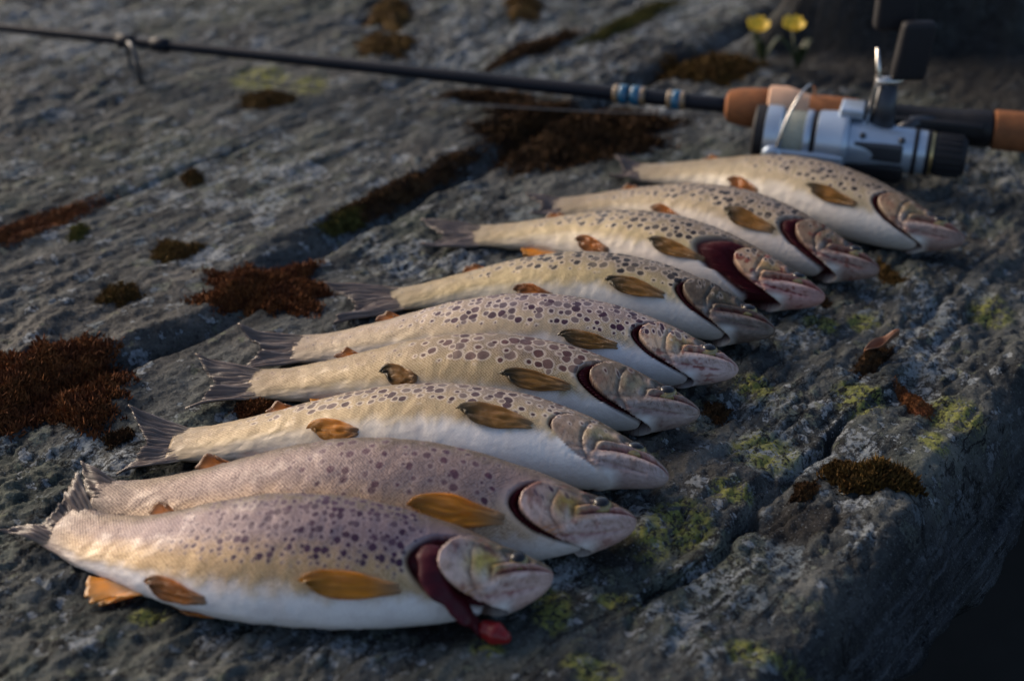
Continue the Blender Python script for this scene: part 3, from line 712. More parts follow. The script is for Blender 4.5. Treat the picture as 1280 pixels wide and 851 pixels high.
FISH = [
 dict(pts=[(691, 722), (600, 710), (350, 704), (200, 686), (72, 654)],
      label='plump silvery trout with a dark red gill strip hanging from its throat',
      st=dict(mat=SPK['a'], roll=36, rt=14, hl=.205, depth=1.02, gap=.17, flare=.075, gdep=1.2, up=(.34, .26, .285), gold=(.50, .36, .20), belly=(.72, .70, .72), bl=-.66,
              spots=1.15, slow=-.38, srange=(.22, .66), headspots=.35, cheek=(.62, .43, .10), crown=(.15, .13, .08), oper=(.60, .50, .47), jaw=(.50, .39, .36), eye=.62, mouth=.15,
              pect=dict(s=.25, e=-.50, ln=.175, wd=.066), pelv=dict(s=.585, e=-.86, ln=.12), tail=dict(fan=22, turn=8, ln=.075, cup=.03))),
 dict(pts=[(796, 652), (700, 644), (500, 626), (300, 623), (112, 628)],
      label='pale mauve trout with few spots and an orange-pink gill cover',
      st=dict(hd=.95, mat=SPK['b'], roll=34, rt=14, hl=.205, depth=.93, gap=.055, flare=.05, up=(.37, .28, .26), gold=(.52, .38, .27), belly=(.70, .66, .67), bl=-.78, spots=.75, slow=-.30,
              srange=(.22, .62), flap=(.62, .25, .08), oper=(.58, .46, .44), cheek=(.52, .31, .06), eye=.62, mouth=.22, mopen=.07, jaw=(.46, .36, .34),
              pect=dict(s=.215, e=-.36, ln=.165, wd=.074), tail=dict(fan=20, turn=4, ln=.06))),
 dict(pts=[(836, 598), (720, 562), (500, 537), (310, 548), (212, 556)],
      label='white-bellied trout with its gill cover shut and a narrow band of ringed spots',
      st=dict(mlen=.56, hd=.80, tone=.93, mat=SPK['c'], roll=12, rt=5, depth=.90, gap=.014, gdep=.5, gend=-.05, flare=.012, up=(.35, .28, .215), gold=(.47, .37, .20), belly=(.70, .70, .72), bl=-.38, spots=1.1, slow=-.1,
              srange=(.2, .8), crown=(.17, .14, .08), oper=(.36, .30, .25), jaw=(.45, .40, .40), cheek=(.36, .30, .17), flap=(.42, .33, .27), blood=.25, headspots=.5, eye=.60,
              pect=dict(s=.255, e=-.22, ln=.155, wd=.07, mat=M_FIN_OLIVE), pelv=dict(s=.60, e=-.58, ln=.105, mat=M_FIN_AMBER), tail=dict(fan=16, turn=-4, ln=.105, curl=.02))),
 dict(pts=[(875, 517), (750, 490), (550, 472), (400, 475), (310, 480)],
      label='tan trout with two rows of large ringed spots and a wide dark gill slit',
      st=dict(mlen=.44, mouth=.10, hd=.70, tone=.88, mat=SPK['d'], roll=24, rt=7, depth=.88, gap=.075, flare=.05, gdep=1.2, up=(.34, .265, .185), gold=(.45, .35, .18), belly=(.66, .65, .66), bl=-.60, spots=1.15, slow=-.26,
              srange=(.22, .60), crown=(.15, .12, .08), oper=(.33, .27, .21), jaw=(.38, .33, .31), cheek=(.36, .30, .19), flap=(.36, .30, .25), blood=.35, eye=.62,
              pect=dict(s=.26, e=-.42, ln=.15, wd=.06, mat=M_FIN_OLIVE), pelv=dict(s=.60, e=-.5, ln=.08, mat=M_FIN_OLIVE), tail=dict(fan=14, ln=.14, turn=-8))),
 dict(pts=[(923, 464), (820, 438), (650, 422), (480, 426), (365, 437)],
      label='trout densely covered in dark ringed spots, with spots on its gill cover too',
      st=dict(mouth=.14, mlen=.52, hd=.92, tone=.92, mat=SPK['e'], roll=24, rt=7, hl=.218, depth=.87, gap=.05, flare=.03, up=(.42, .34, .31), gold=(.44, .36, .23), belly=(.62, .62, .67), bl=-.48, spots=1.3, slow=-.30,
              srange=(.20, .68), crown=(.26, .20, .13), oper=(.56, .46, .36), jaw=(.50, .42, .41), cheek=(.50, .34, .15), flap=(.56, .40, .30), blood=.9, headspots=1.1, eye=.6,
              pect=dict(s=.25, e=-.48, ln=.13, wd=.055, mat=M_FIN_OLIVE), tail=dict(fan=10, ln=.135, turn=-9))),
 dict(pts=[(969, 414), (870, 384), (740, 360), (600, 360), (490, 375)],
      label='trout with a dark olive rounded head and a pale yellow rear flank',
      st=dict(mlen=.60, mouth=.0, hd=.50, tone=.80, mat=SPK['f'], roll=20, rt=6, depth=.88, gap=.06, flare=.06, gdep=1.2, up=(.32, .26, .18), gold=(.50, .41, .20), belly=(.66, .66, .66), bl=-.50, spots=1.2, slow=-.22,
              srange=(.2, .74), crown=(.10, .085, .06), oper=(.17, .14, .105), jaw=(.24, .21, .185), cheek=(.20, .16, .09), flap=(.22, .18, .14), blood=.2, headspots=.5, eye=.66,
              pect=dict(s=.26, e=-.42, ln=.16, wd=.065, mat=M_FIN_OLIVE), tail=dict(fan=13, ln=.18, turn=-4))),
 dict(pts=[(1031, 373), (930, 341), (800, 308), (680, 292), (590, 295)],
      label='trout with a big dark red gill wound and bloody open mouth',
      st=dict(hd=.85, tone=.78, mat=SPK['f'], roll=20, rt=6, depth=.92, gap=.30, flare=.03, gdep=.9, up=(.35, .28, .185), gold=(.50, .41, .21), belly=(.66, .62, .60), bl=-.50, spots=1.15, slow=-.28,
              srange=(.24, .80), crown=(.20, .15, .09), oper=(.45, .34, .24), jaw=(.44, .28, .26), cheek=(.44, .28, .12), flap=(.50, .30, .17), blood=1.3, headspots=.9, mopen=.085, mlen=.62, eye=.62,
              pect=dict(s=.30, e=-.45, ln=.15, wd=.06, mat=M_FIN_OLIVE), tail=dict(fan=9, ln=.16, turn=-8))),
 dict(pts=[(1099, 339), (1000, 302), (870, 269), (760, 253), (690, 261)],
      label='brownish spotted trout with a torn red gill, second from the fishing reel',
      st=dict(mopen=.10, mlen=.55, hd=.62, tone=.74, mat=SPK['f'], roll=20, rt=6, depth=.90, gap=.14, flare=.05, gdep=1.0, up=(.33, .26, .18), gold=(.43, .35, .20), belly=(.66, .62, .60), bl=-.55, spots=1.2, slow=-.38,
              srange=(.22, .82), crown=(.13, .10, .07), oper=(.28, .21, .15), jaw=(.34, .26, .23), cheek=(.30, .22, .13), flap=(.36, .25, .18), blood=1.0, eye=.62,
              pect=dict(s=.27, e=-.42, ln=.16, wd=.07, mat=M_FIN_OLIVE), tail=dict(fan=8, ln=.09, turn=-4))),
 dict(pts=[(1206, 301), (1100, 267), (980, 236), (860, 216), (790, 216)],
      label='pale spotted trout lying right against the fishing reel',
      st=dict(mlen=.58, mouth=.10, hd=.70, tone=.76, mat=SPK['f'], roll=22, rt=6, depth=.92, gap=.045, flare=.03, up=(.35, .29, .20), gold=(.45, .38, .23), belly=(.66, .64, .62), bl=-.55, spots=1.1, slow=-.30,
              srange=(.2, .62), crown=(.15, .12, .08), oper=(.34, .26, .18), jaw=(.35, .27, .24), cheek=(.34, .26, .14), flap=(.36, .28, .2), blood=.5, eye=.62,
              pect=dict(s=.265, e=-.45, ln=.15, wd=.06, mat=M_FIN_OLIVE), tail=dict(fan=8, ln=.08, turn=-4))),
]
fishes = []
for i, F_ in enumerate(FISH):
    fishes.append(make_trout(i, F_['pts'], F_['label'], F_['st']))
# torn gill strip of the first trout, hanging out below its throat
f0, r0 = fishes[0]
K = [(1.05, .30, -.004), (1.07, .05, .003), (1.00, -.35, .006), (.86, -.68, .010), (.74, -.90, .016), (.60, -.999, .036), (.42, -.999, .080)]
path = np.array([f0.world(a * f0.HL, math.acos(e), o * f0.L) for a, e, o in K])
tt = np.linspace(0, 1, len(path)); t2 = np.linspace(0, 1, 110)
path = np.stack([pchip(tt, path[:, k], t2) for k in range(3)], 1)
path[:, 2] = np.maximum(path[:, 2], ground(path[:, 0], path[:, 1], False) + .004)
rad = .0062 * (.35 + .65 * np.sin(np.pi * np.clip(t2 * .9 + .08, 0, 1)) ** .6) * (1 + .12 * np.sin(t2 * 23) + .06 * np.sin(t2 * 51)) * np.sqrt(np.clip(1 - (np.maximum(t2 - .86, 0) / .142) ** 2, .002, 1))
Vt, Ft = tube(path, rad, 14, .30)
mesh_obj('gill_strip', Vt, Ft, M_GILL, r0)
tipd = path[-1] - path[84]; tl_ = np.linalg.norm(tipd) * 1.15
Vt, Ft = lathe(path[84], tipd, [(tl_ * u, .0001 + .0042 * math.sin(math.pi * min(u * .93 + .06, 1)) ** .55 * (1 + .08 * math.sin(u * 14))) for u in np.linspace(0, 1, 22)], 22)
gzt = ground(Vt[:, 0], Vt[:, 1], False) + .001; Vt[:, 2] = np.maximum(Vt[:, 2], gzt)
mesh_obj('throat_flesh', Vt, Ft, M_BLOOD, r0)

# ------------------------------------------------------------------ FISHING ROD AND REEL
M_BLANK = simple('rod_blank', (.006, .008, .014), .45, spec=.2, nscale=30)
M_WRAP = simple('blue_thread', (.006, .085, .17), .35, coat=.5, nscale=800)
M_TRIM = simple('gold_thread', (.16, .11, .06), .4, coat=.5)
M_CORK = simple('cork', (.21, .082, .034), .8, spec=.2, nscale=140, namp=.5, bump=.5)
M_CORK2 = simple('cork_ring', (.56, .34, .22), .7, nscale=160, namp=.3, bump=.4)
M_SEAT = simple('black_plastic', (.010, .010, .012), .45, spec=.3, nscale=80)
M_RUB = simple('black_rubber', (.015, .015, .018), .6, spec=.25, nscale=300, bump=.2)
M_ALU = simple('silver_paint', (.42, .50, .60), .32, metal=.55, coat=.3, nscale=40, namp=.12)
M_STEEL = simple('steel_wire', (.55, .53, .50), .25, metal=1.0)
M_OLIVE = simple('wound_line', (.30, .31, .25), .55, nscale=500, namp=.3, bump=.3)
M_DKGREY = simple('dark_grey_metal', (.045, .05, .06), .35, metal=.4)
M_GOLD = simple('gold_ring', (.65, .48, .22), .3, metal=.9)
M_LINE = simple('nylon_line', (.10, .09, .085), .35)

Hs = at(918, 133, .036); He = at(1285, 166, .034)
rd = He - Hs; rd /= np.linalg.norm(rd)
tipL = at(-120, 22, .032)
rod = empty('fishing_rod', tuple(np.array([Hs[0], Hs[1], 0.0])))
tag(rod, 'dark blue fishing rod with blue thread wraps and cork handle', 'fishing rod')
tl = np.linspace(0, 1, 60)[:, None]; bp = Hs + (tipL - Hs) * tl; bp[:, 2] = lerp(Hs[2], .032, tl[:, 0]); 
bp = bp + np.array([0, 0, 1]) * (.0 * tl)
rad_b = lerp(.0054, .0030, np.linspace(0, 1, 60))
V, F = tube(bp, rad_b, 16); mesh_obj('blank', V, F, M_BLANK, rod)
bl_dir = (tipL - Hs) / np.linalg.norm(tipL - Hs)
def on_rod(px):      # the distance down the blank for a column of the photograph
    return min(range(60), key=lambda k: abs(640 + FPX * bp[k][0] / (bp[k][1] * CP + (CAM_H - bp[k][2]) * SP) - px))
def ringat(px, ln, mat, name, extra=.0006):
    k = on_rod(px); V, F = lathe(bp[k] - bl_dir * ln / 2, bl_dir, [(0, rad_b[k]), (.0004, rad_b[k] + extra), (ln - .0004, rad_b[k] + extra), (ln, rad_b[k])], 20)
    mesh_obj(name, V, F, mat, rod)
def wrap(c, ln, mat, name, r):
    V, F = lathe(c - bl_dir * ln / 2, bl_dir, [(0, r * .9), (.0005, r), (ln - .0005, r), (ln, r * .9)], 20); mesh_obj(name, V, F, mat, rod)
def rodpt(px):
    xs = np.array([640 + FPX * b[0] / (b[1] * CP + (CAM_H - b[2]) * SP) for b in bp]); o = np.argsort(xs)
    return np.array([np.interp(px, xs[o], bp[o, k]) for k in range(3)])
for px, ln in ((780, .006), (795, .007), (846, .006)): wrap(rodpt(px), ln, M_WRAP, 'thread_wrap', .0068)
for px in (771, 804, 838, 854): wrap(rodpt(px), .004, M_TRIM, 'trim_wrap', .0066)
# line guide: a ring on a two-leg wire frame
gp = rodpt(178); gc = gp + np.array([-.004, -.012, -.0065])
th = np.linspace(0, 2 * np.pi, 40); gn = bl_dir; gu = np.cross(gn, (0, 0, 1)); gu = gu / np.linalg.norm(gu) * .7 + gn * .7; gu /= np.linalg.norm(gu)
gv = np.array([0, -.2, .98])
rg = gp + np.array([0, -.010, -.0125])[None] + .0165 * (np.cos(th)[:, None] * gu + np.sin(th)[:, None] * gv) + np.array([-.006, 0, 0])
V, F = tube(rg, .0017, 10); gd = mesh_obj('line_guide', V, F, M_DKGREY, rod)
for q in (gp + bl_dir * .014, gp - bl_dir * .016):
    V, F = tube([q, (q + rg.mean(0)) / 2 + np.array([0, 0, .003]), rg[np.argmin(np.linalg.norm(rg - q, axis=1))]], .0007, 8); mesh_obj('guide_leg', V, F, M_DKGREY, gd)
wrap(gp + bl_dir * .014, .014, M_BLANK, 'thread_wrap', .0056); wrap(gp - bl_dir * .016, .014, M_BLANK, 'thread_wrap', .0056)
# handle
def hand(d0, prof_, mat, name):
    V, F = lathe(Hs + rd * d0, rd, prof_, 36); return sharp(mesh_obj(name, V, F, mat, rod))
hand(-.006, [(0, .007), (.002, .0105), (.010, .0125), (.020, .0135), (.026, .0138), (.028, .0130)], M_CORK, 'cork_grip')
hand(.022, [(0, .0138), (.001, .0160), (.012, .0164), (.018, .0150), (.026, .0124), (.028, .0115)], M_CORK2, 'cork_collar')
hand(.049, [(0, .0116), (.001, .0122), (.02, .0124), (.031, .0118), (.033, .0112)], M_CORK, 'cork_grip')
hand(.082, [(0, .0105), (.002, .0122), (.012, .0122), (.016, .0110), (.066, .0112), (.070, .0125), (.084, .0125), (.086, .011)], M_SEAT, 'reel_seat')
hand(.168, [(0, .0110), (.001, .0130), (.05, .0132), (.16, .0128), (.17, .0115), (.172, .006)], M_CORK, 'cork_grip')

# reel
A0 = at(945, 165, .0245); B0 = at(1207, 197, .0225)
ax = B0 - A0; LR = np.linalg.norm(ax); ax /= LR
sx = np.cross(ax, (0, 0, 1)); sx /= np.linalg.norm(sx)       # towards the camera side
if sx[1] > 0: sx = -sx
uz = np.cross(sx, ax); uz = uz if uz[2] > 0 else -uz
reel = empty('spinning_reel', (float(A0[0] + ax[0] * LR / 2), float(A0[1] + ax[1] * LR / 2), 0.0))
tag(reel, 'silver spinning reel with black rear knob and wire bail on the fishing rod', 'fishing reel')
k = LR / 262.0
def RL(x0, prof_, mat, name, parent=reel, seg=44):
    V, F = lathe(A0 + ax * (x0 - 945) * k, ax, [((x - x0) * k, r * .90) for x, r in prof_], seg)
    return sharp(mesh_obj(name, V, F, mat, parent), 40)
sp = RL(942, [(942, .0150), (943, .0195), (946, .0212), (957, .0215), (958, .0200)], M_RUB, 'spool_rim')
spool = RL(957.5, [(957.5, .0205), (959, .0222), (968, .0226), (977, .0222), (980, .0205), (981, .0180)], M_ALU, 'spool')
RL(980.5, [(980.5, .0175), (981, .0190), (990, .0197), (1004, .0195), (1008, .0185), (1008.5, .017)], M_OLIVE, 'wound_line', spool)
RL(1007, [(1007, .0180), (1008, .0210), (1013, .0214), (1016, .0205), (1016.5, .0190)], M_ALU, 'spool_skirt', spool)
RL(1016, [(1016, .0190), (1017, .0206), (1022, .0208), (1023, .0190)], M_RUB, 'rotor_ring')
rotor = RL(1022, [(1022, .0200), (1024, .0216), (1040, .0224), (1054, .0232), (1058, .0235), (1062, .0222), (1063, .015)], M_ALU, 'rotor')
# bail arms on both sides of the rotor
for sgn, nm in ((1, 'bail_arm'), (-1, 'bail_arm')):
    c = A0 + ax * (1016 - 945) * k + sx * sgn * .0200 + uz * (-.0075 * sgn)
    V, F = rbox(c, (88 * k, .0045, .0115), (ax, sx, uz), .0018); sharp(mesh_obj(nm, V, F, M_ALU, rotor), 50)
    c2 = A0 + ax * (972 - 945) * k + sx * sgn * .0208 + uz * (-.0065 * sgn)
    V, F = lathe(c2 - sx * sgn * .003, sx * sgn, [(0, .0068), (.004, .0068), (.0055, .0055), (.006, .002)], 24); mesh_obj('bail_pivot', V, F, M_ALU, rotor)
# bail wire arching over the spool
t_ = np.linspace(0, np.pi, 40)
cA = A0 + ax * (975 - 945) * k + sx * .0215 - uz * .006; cB = A0 + ax * (1006 - 945) * k - sx * .0195 + uz * .004
bw = cA[None] * (1 - (1 - np.cos(t_)) / 2)[:, None] + cB[None] * ((1 - np.cos(t_)) / 2)[:, None] + np.sin(t_)[:, None] ** .8 * (uz * .036 - ax * .010 + ax * .016)[None]
V, F = tube(bw, .00085, 10); mesh_obj('bail_wire', V, F, M_STEEL, rotor)
V, F = rbox(A0 + ax * (1062 - 945) * k + uz * .0222 - sx * .004, (30 * k, .020, .0065), (ax, sx, uz), .0018); sharp(mesh_obj('rotor_tab', V, F, M_ALU, rotor), 50)
# body, lower half black
bodyr = RL(1060, [(1060, .013), (1061, .0185), (1066, .0192), (1085, .0186), (1110, .0172), (1140, .0166), (1143, .0160), (1143.5, .014)], M_ALU, 'reel_body')
V, F = rbox(A0 + ax * (1098 - 945) * k - uz * .0120 + sx * .003, (74 * k, .026, .013), (ax, sx, uz), .004); sharp(mesh_obj('body_cover', V, F, M_SEAT, bodyr), 50)
V, F = rbox(A0 + ax * (1100 - 945) * k + uz * .002 + sx * .0132, (62 * k, .006, .012), (ax, sx, uz), .0022); sharp(mesh_obj('side_plate', V, F, M_DKGREY, bodyr), 50)
for px_ in (1080, 1128):
    V, F = lathe(A0 + ax * (px_ - 945) * k + uz * .0105 + sx * .0118, sx + uz * .8, [(0, .0022), (.0012, .0022), (.0016, .0012)], 14); mesh_obj('screw', V, F, M_DKGREY, bodyr)
RL(1143, [(1143, .0150), (1143.5, .0170), (1147.5, .0170), (1148, .0150)], M_RUB, 'rear_band', bodyr)
RL(1147.5, [(1147.5, .0150), (1148, .0162), (1158, .0160), (1158.5, .0150)], M_ALU, 'rear_collar', bodyr)
RL(1158, [(1158, .0150), (1158.5, .0164), (1163.5, .0164), (1164, .0150)], M_RUB, 'rear_band', bodyr)
RL(1163.5, [(1163.5, .0145), (1164, .0158), (1167, .0157), (1167.5, .0145)], M_GOLD, 'gold_ring', bodyr)
kb = RL(1167, [(1167, .0140), (1168, .0152), (1190, .0148), (1203, .0142), (1207, .0125), (1208, .008)], M_RUB, 'drag_knob')
for j in range(20):
    an = 2 * np.pi * j / 20; r_ = math.cos(an) * sx + math.sin(an) * uz
    V, F = rbox(A0 + ax * (1187 - 945) * k + r_ * .0131, (30 * k, .0018, .0022), (ax, np.cross(ax, r_), r_), .0006); mesh_obj('rib', V, F, M_RUB, kb)
# stem and foot to the rod
c = A0 + ax * (1118 - 945) * k; foot = Hs + rd * .128
V, F = tube(np.array([c + uz * .008, (c + foot) / 2 + uz * .010, foot - np.array([0, .006, -.004])]), [.0075, .0050, .0055], 14, .8); mesh_obj('stem', V, F, M_DKGREY, reel)
V, F = rbox(foot + np.array([0, -.0115, .002]), (.062, .005, .010), (rd, np.cross((0, 0, 1), rd), np.array([0, 0, 1])), .002); mesh_obj('foot', V, F, M_SEAT, reel)
# crank with paddle knob
hb = A0 + ax * (1100 - 945) * k + uz * .010
crank = mesh_obj('crank', *tube(np.array([hb, hb + np.array([.001, .002, .016]), hb + np.array([.0015, .003, .032])]), [.0085, .0075, .0062], 14, .7), M_DKGREY, reel)
V, F = tube(np.array([hb + np.array([-.010, 0, .004]), hb + np.array([-.0075, .001, .022]), hb + np.array([-.006, .002, .040]), hb + np.array([-.0085, .003, .056])]), [.0014, .0018, .0020, .0012], 10); mesh_obj('crank_arm', V, F, M_STEEL, crank)
V, F = tube(np.array([hb + np.array([-.007, .002, .034]), hb + np.array([.004, .002, .034]), hb + np.array([.012, .002, .035])]), [.003, .0035, .0028], 12); mesh_obj('crank_pin', V, F, M_STEEL, crank)
yv = np.array([0, 1.0, 0]); xv = np.array([1.0, 0, 0]); zv = np.array([0, 0, 1.0])
V, F = rbox(hb + np.array([.0140, .001, .055]), (.0215, .011, .038), (xv, yv, zv + .08 * xv), .004); sharp(mesh_obj('crank_knob', V, F, M_RUB, crank), 60)
V, F = rbox(hb + np.array([.004, .018, .078]), (.026, .012, .030), (xv, yv, zv), .004); sharp(mesh_obj('crank_knob', V, F, M_RUB, crank), 60)
# line from spool towards the guide
ls = A0 + ax * (985 - 945) * k - sx * .018 + uz * .006; lt = rg.mean(0)
pl = np.linspace(0, 1, 30)[:, None]; lp = ls + (lt - ls) * pl; lp[:, 2] -= .010 * np.sin(np.pi * pl[:, 0])
gz_ = ground(lp[:, 0], lp[:, 1]); lp[:, 2] = np.maximum(lp[:, 2], gz_ + .002)
V, F = tube(lp, .0006, 8); mesh_obj('fishing_line', V, F, M_LINE, reel)

# ------------------------------------------------------------------ MOSS
def atg(px, py):
    z = 0.0
    for _ in range(6):
        c = at(px, py, z); z = float(ground(c[0], c[1], False))
    return c
def moss_material(name, dark, mid, light):
    m = NT(name); tc = m.n('TexCoord').outputs['Object']
    f = m.attr('tipness'); n = m.noise(tc, 70, 4)
    c = m.mix(m.rng(n, .35, .65), mid, light); c = m.mix(m.rng(m.noise(tc, 420, 2), .4, .7, 0, .6), c, dark)
    m.set(Base_Color=c, Roughness=.85, Specular_IOR_Level=.2)
    return m.m
M_MOSS_RED = moss_material('red_brown_moss', (.035, .012, .007), (.115, .038, .014), (.19, .072, .022))
M_MOSS_BRN = moss_material('brown_moss', (.022, .014, .006), (.085, .045, .012), (.13, .075, .018))
M_MOSS_GRN = moss_material('olive_moss', (.018, .018, .006), (.060, .055, .012), (.11, .10, .022))
M_MOSS_DRK = moss_material('dark_moss', (.012, .008, .005), (.040, .020, .009), (.085, .042, .015))
def moss(px, py, hw, hh, hgt, n, mat, label, rot=0.0, seed=0, blade=.006):
    rng = np.random.default_rng(500 + seed)
    c = atg(px, py); kk = ppm(px, py, c[2]); dep = CAM_H / math.hypot(c[1], CAM_H)
    hgt *= .5; blade *= (.48 if py < 400 else .55 if px < 400 else .34); n = int(n * (1.4 if py > 400 and px > 800 else 1)); rx = hw if hw < 1 else .88 * hw / kk; ry = hh if hh < 1 else .85 * hh / (kk * dep); ca, sa = math.cos(rot), math.sin(rot)
    def outline(th): return 1 + .42 * noise(np.cos(th) * 1.6 + seed * 3.1, np.sin(th) * 1.6, 600 + seed) + .30 * noise(np.cos(th) * 4 + seed, np.sin(th) * 5, 640 + seed)
    def pos(r, th):
        o = outline(th); lx = rx * r * o * np.cos(th); ly = ry * r * o * np.sin(th)
        x = c[0] + lx * ca - ly * sa; y = c[1] + lx * sa + ly * ca
        lump = 1 + .45 * noise(x * 55, y * 55, 660 + seed) + .25 * noise(x * 140, y * 140, 670)
        h = hgt * np.clip(1 - r ** 2, 0, 1) * lump
        return np.stack([x, y, ground(x, y) + h - .0008 - .004 * sm(r, .85, 1.0) * (np.ndim(r) == 2)], -1)
    nr, nt = 16, 44
    Rr, Tt = np.meshgrid(np.linspace(0, 1.0, nr), np.linspace(0, 2 * np.pi, nt, endpoint=False), indexing='ij')
    V0 = pos(Rr, Tt).reshape(-1, 3); F0 = grid_faces(nr, nt, True)
    n = int(n * 2.1); r = rng.random(n) ** .5 * (1.0 + .22 * rng.random(n) ** 2); th = rng.random(n) * 2 * np.pi
    b = pos(r, th); dr = rng.normal(size=(n, 3)) * .55; dr[:, 2] = np.abs(dr[:, 2]) + .75
    dr /= np.linalg.norm(dr, axis=1)[:, None]
    ln = blade * (.5 + .9 * rng.random(n)); wv = np.cross(dr, rng.normal(size=(n, 3))); wv /= np.linalg.norm(wv, axis=1)[:, None]
    n_ = n; w = (.00035 + .0004 * rng.random(n))[:, None] * (blade / .005)
    mid = b + dr * ln[:, None] * .55; bend = rng.normal(size=(n, 3)) * .18
    tip = b + (dr + bend) * ln[:, None]
    Vb = np.stack([b - wv * w, b + wv * w, mid + wv * w * 1.3, tip, mid - wv * w * 1.3], 1).reshape(-1, 3)
    k0 = len(V0); fi = k0 + np.arange(n) * 5
    faces = [list(x) for x in F0] + [[q, q + 1, q + 2, q + 3, q + 4] for q in fi.tolist()]
    o = mesh_obj('moss', np.vstack([V0, Vb]), faces, mat)
    tag(o, label, 'moss', 'moss patches on the rock')
    return o
MOSS = [
 (62, 482, 100, 58, .012, 5200, M_MOSS_RED, 'large red-brown moss mat filling a hollow beside the straight rock groove', .25, .007),
 (332, 362, 84, 36, .012, 4200, M_MOSS_RED, 'shaggy red-brown moss cushion just behind the olive-headed trout tail', .12, .007),
 (216, 313, 32, 15, .008, 900, M_MOSS_BRN, 'small rounded brown moss tuft, middle of three below the rod', .1, .005),
 (150, 368, 26, 13, .007, 700, M_MOSS_BRN, 'small olive-brown moss tuft above the large red-brown mat', .35, .005),
 (32, 285, .055, .011, .006, 1300, M_MOSS_RED, 'long reddish moss strip in a rock crack', .9, .005),
 (98, 292, 12, 14, .005, 350, M_MOSS_GRN, 'tiny dark green moss tuft next to a long reddish moss strip', 0, .004),
 (240, 223, 16, 9, .007, 400, M_MOSS_BRN, 'tiny lone brown moss button on bare pale rock', 0, .004),
 (334, 126, 34, 12, .008, 800, M_MOSS_BRN, 'flat brown moss tuft below the rod with yellow lichen beside it', 0, .005),
 (488, 16, 28, 20, .014, 900, M_MOSS_BRN, 'round ochre-brown moss cushion behind the rod, upper of a pair', 0, .005),
 (482, 58, 44, 18, .012, 1100, M_MOSS_BRN, 'wide ochre-brown moss cushion behind the rod, lower of a pair', 0, .005),
 (652, 8, 30, 14, .012, 700, M_MOSS_BRN, 'brown moss clump far behind the rod beside a diagonal crack', 0, .005),
 (505, 253, .072, .0085, .006, 2200, M_MOSS_DRK, 'dark moss line growing along the long rock crack', .91, .005),
 (430, 293, .022, .006, .005, 500, M_MOSS_GRN, 'olive moss at the lower end of the long rock crack', .91, .005),
 (712, 168, 122, 36, .014, 5200, M_MOSS_DRK, 'broad dark brown moss bed lying under the fishing rod', .06, .009),
 (610, 122, 60, 8, .008, 1200, M_MOSS_DRK, 'thin brown moss band under the rod blank', -.1, .006),
 (668, 62, .06, .009, .008, 1000, M_MOSS_DRK, 'dark moss in a diagonal crack behind the rod', .9, .006),
 (790, 25, .07, .008, .008, 1000, M_MOSS_GRN, 'olive moss streak in the crack leading to the yellow flowers', .9, .006),
 (880, 86, 70, 16, .012, 1800, M_MOSS_BRN, 'brown moss tangle between rod and yellow flowers', .2, .010),
 (1190, 14, 70, 18, .012, 1500, M_MOSS_BRN, 'rusty moss on top of the dark rock block behind the reel', 0, .009),
 (1142, 500, 22, 22, .008, 1100, M_MOSS_RED, 'rust-red cup-shaped moss button beside yellow lichen', .2, .003),
 (1092, 446, .022, .006, .007, 900, M_MOSS_DRK, 'dark brown moss in a crack between pale lichens', .9, .004),
 (1047, 586, .0085, .0065, .006, 1500, M_MOSS_BRN, 'brown moss clump at the upper end of the front rock crack', .9, .0035),
 (1005, 612, .010, .005, .005, 1000, M_MOSS_DRK, 'blackish moss clump sunk in the front rock crack', .9, .0035),
 (897, 507, 20, 13, .006, 700, M_MOSS_DRK, 'dark brown moss spot in front of the tan ringed trout snout', 0, .0035),
 (1030, 372, 10, 8, .004, 250, M_MOSS_DRK, 'small dark moss bit by the bloody-mouthed trout', 0, .003),
 (1112, 340, 14, 20, .006, 500, M_MOSS_BRN, 'brown moss wisp beside the second trout from the reel', .2, .004),
 (320, 508, 30, 12, .006, 700, M_MOSS_RED, 'rusty moss under the tails of two middle trout', .3, .004),
 (148, 545, 22, 10, .004, 500, M_MOSS_DRK, 'dark moss speckle beside the white-bellied trout tail', .5, .004),
 (205, 440, .010, .003, .003, 200, M_MOSS_GRN, 'tiny olive moss at the straight rock groove', .9, .004),
]
for j, (px, py, hw, hh, hg, n, mt, lb, rt, bd) in enumerate(MOSS):
    moss(px, py, hw, hh, hg, n, mt, lb, rt, j, bd)

# dry leaf
M_LEAF = simple('dry_leaf', (.16, .07, .035), .6, nscale=200, namp=.4, bump=.3)
c = atg(1100, 437); c[2] = float(ground(c[0], c[1])) + .0025
AA, BB = np.meshgrid(np.linspace(0, 1, 14), np.linspace(-1, 1, 9), indexing='ij')
lw = .0055 * np.sin(np.pi * AA ** .7) ** .8
lv = np.stack([c[0] - .010 + .020 * AA + BB * lw * .4, c[1] - .006 + .010 * AA + BB * lw, c[2] + .004 * np.abs(BB) + .006 * AA + .001 * np.sin(AA * 9)], -1)
lf = mesh_obj('dry_leaf', lv, grid_faces(14, 9), M_LEAF); solid(lf, .0004)
tag(lf, 'curled reddish dry leaf stuck in mossy crack', 'leaf')

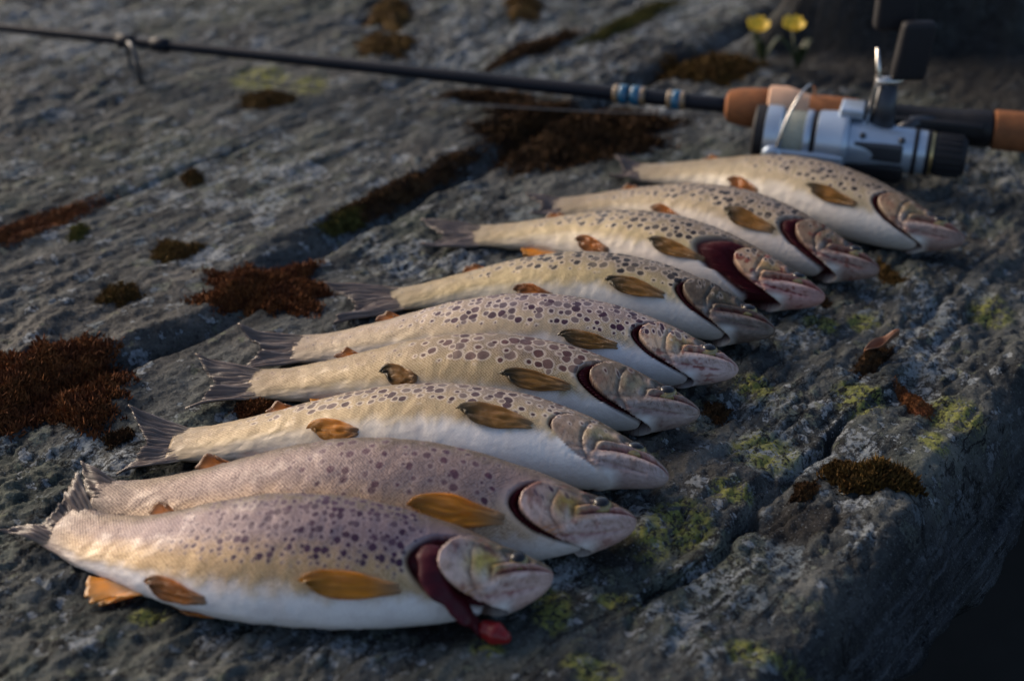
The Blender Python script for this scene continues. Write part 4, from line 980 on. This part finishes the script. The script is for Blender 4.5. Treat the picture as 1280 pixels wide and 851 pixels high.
# ------------------------------------------------------------------ YELLOW FLOWERS
M_PETAL = simple('yellow_petal', (.70, .46, .02), .5, nscale=90, namp=.15)
M_STEM = simple('green_stem', (.022, .036, .010), .6, nscale=120)
for j, (px, py, zf) in enumerate(((947, 37, .026), (991, 36, .029))):
    hd_ = at(px, py, zf); gz0 = float(ground(hd_[0] + .004, hd_[1] - .012))
    r_ = empty('yellow_flower', (float(hd_[0] + .004), float(hd_[1] - .012), gz0))
    tag(r_, ('small round yellow flower at the crack, farther from the reel crank', 'small yellow flower at the crack, closer to the reel crank')[j], 'flower', 'yellow flowers behind the rod')
    V, F = tube(np.array([[hd_[0] + .004, hd_[1] - .012, gz0 - .002], [hd_[0] + .002, hd_[1] - .006, (gz0 + hd_[2]) / 2], hd_ - np.array([0, 0, .002])]), .0009, 8); mesh_obj('stem', V, F, M_STEM, r_)
    V, F = lathe(hd_ - np.array([0, 0, .001]), (0, -.4, 1), [(0, .002), (.002, .0035), (.0035, .003), (.0045, .0008)], 14); mesh_obj('flower_center', V, F, M_PETAL, r_)
    for q in range(5):
        an = q * 2 * np.pi / 5 + j
        AA, BB = np.meshgrid(np.linspace(0, 1, 8), np.linspace(-1, 1, 7), indexing='ij')
        rr = .001 + .0082 * AA; w_ = .0050 * np.sin(np.pi * (AA * .8 + .12)) ** .6
        X = np.cos(an) * rr - np.sin(an) * BB * w_; Y = np.sin(an) * rr + np.cos(an) * BB * w_; Z = .0055 * AA ** 1.3 + .0015 * BB ** 2
        G = hd_ + np.stack([X, Y * .92 - Z * .38, Z * .92 + Y * .38], -1)
        o = mesh_obj('petal', G, grid_faces(8, 7), M_PETAL, r_); solid(o, .0004)
    for q in range(3):
        an = q * 2.1 + j * .7; b0 = np.array([hd_[0] + .004, hd_[1] - .012, gz0])
        AA, BB = np.meshgrid(np.linspace(0, 1, 8), np.linspace(-1, 1, 5), indexing='ij')
        w_ = .004 * np.sin(np.pi * AA ** .8) ** .8; ln = .016 * (1 + .2 * math.sin(q * 3))
        G = b0 + np.stack([np.cos(an) * ln * AA - np.sin(an) * BB * w_, np.sin(an) * ln * AA + np.cos(an) * BB * w_, .022 * np.sin(AA * 1.9) + .001 * np.abs(BB)], -1)
        o = mesh_obj('leaf', G, grid_faces(8, 5), M_STEM, r_); solid(o, .0004)
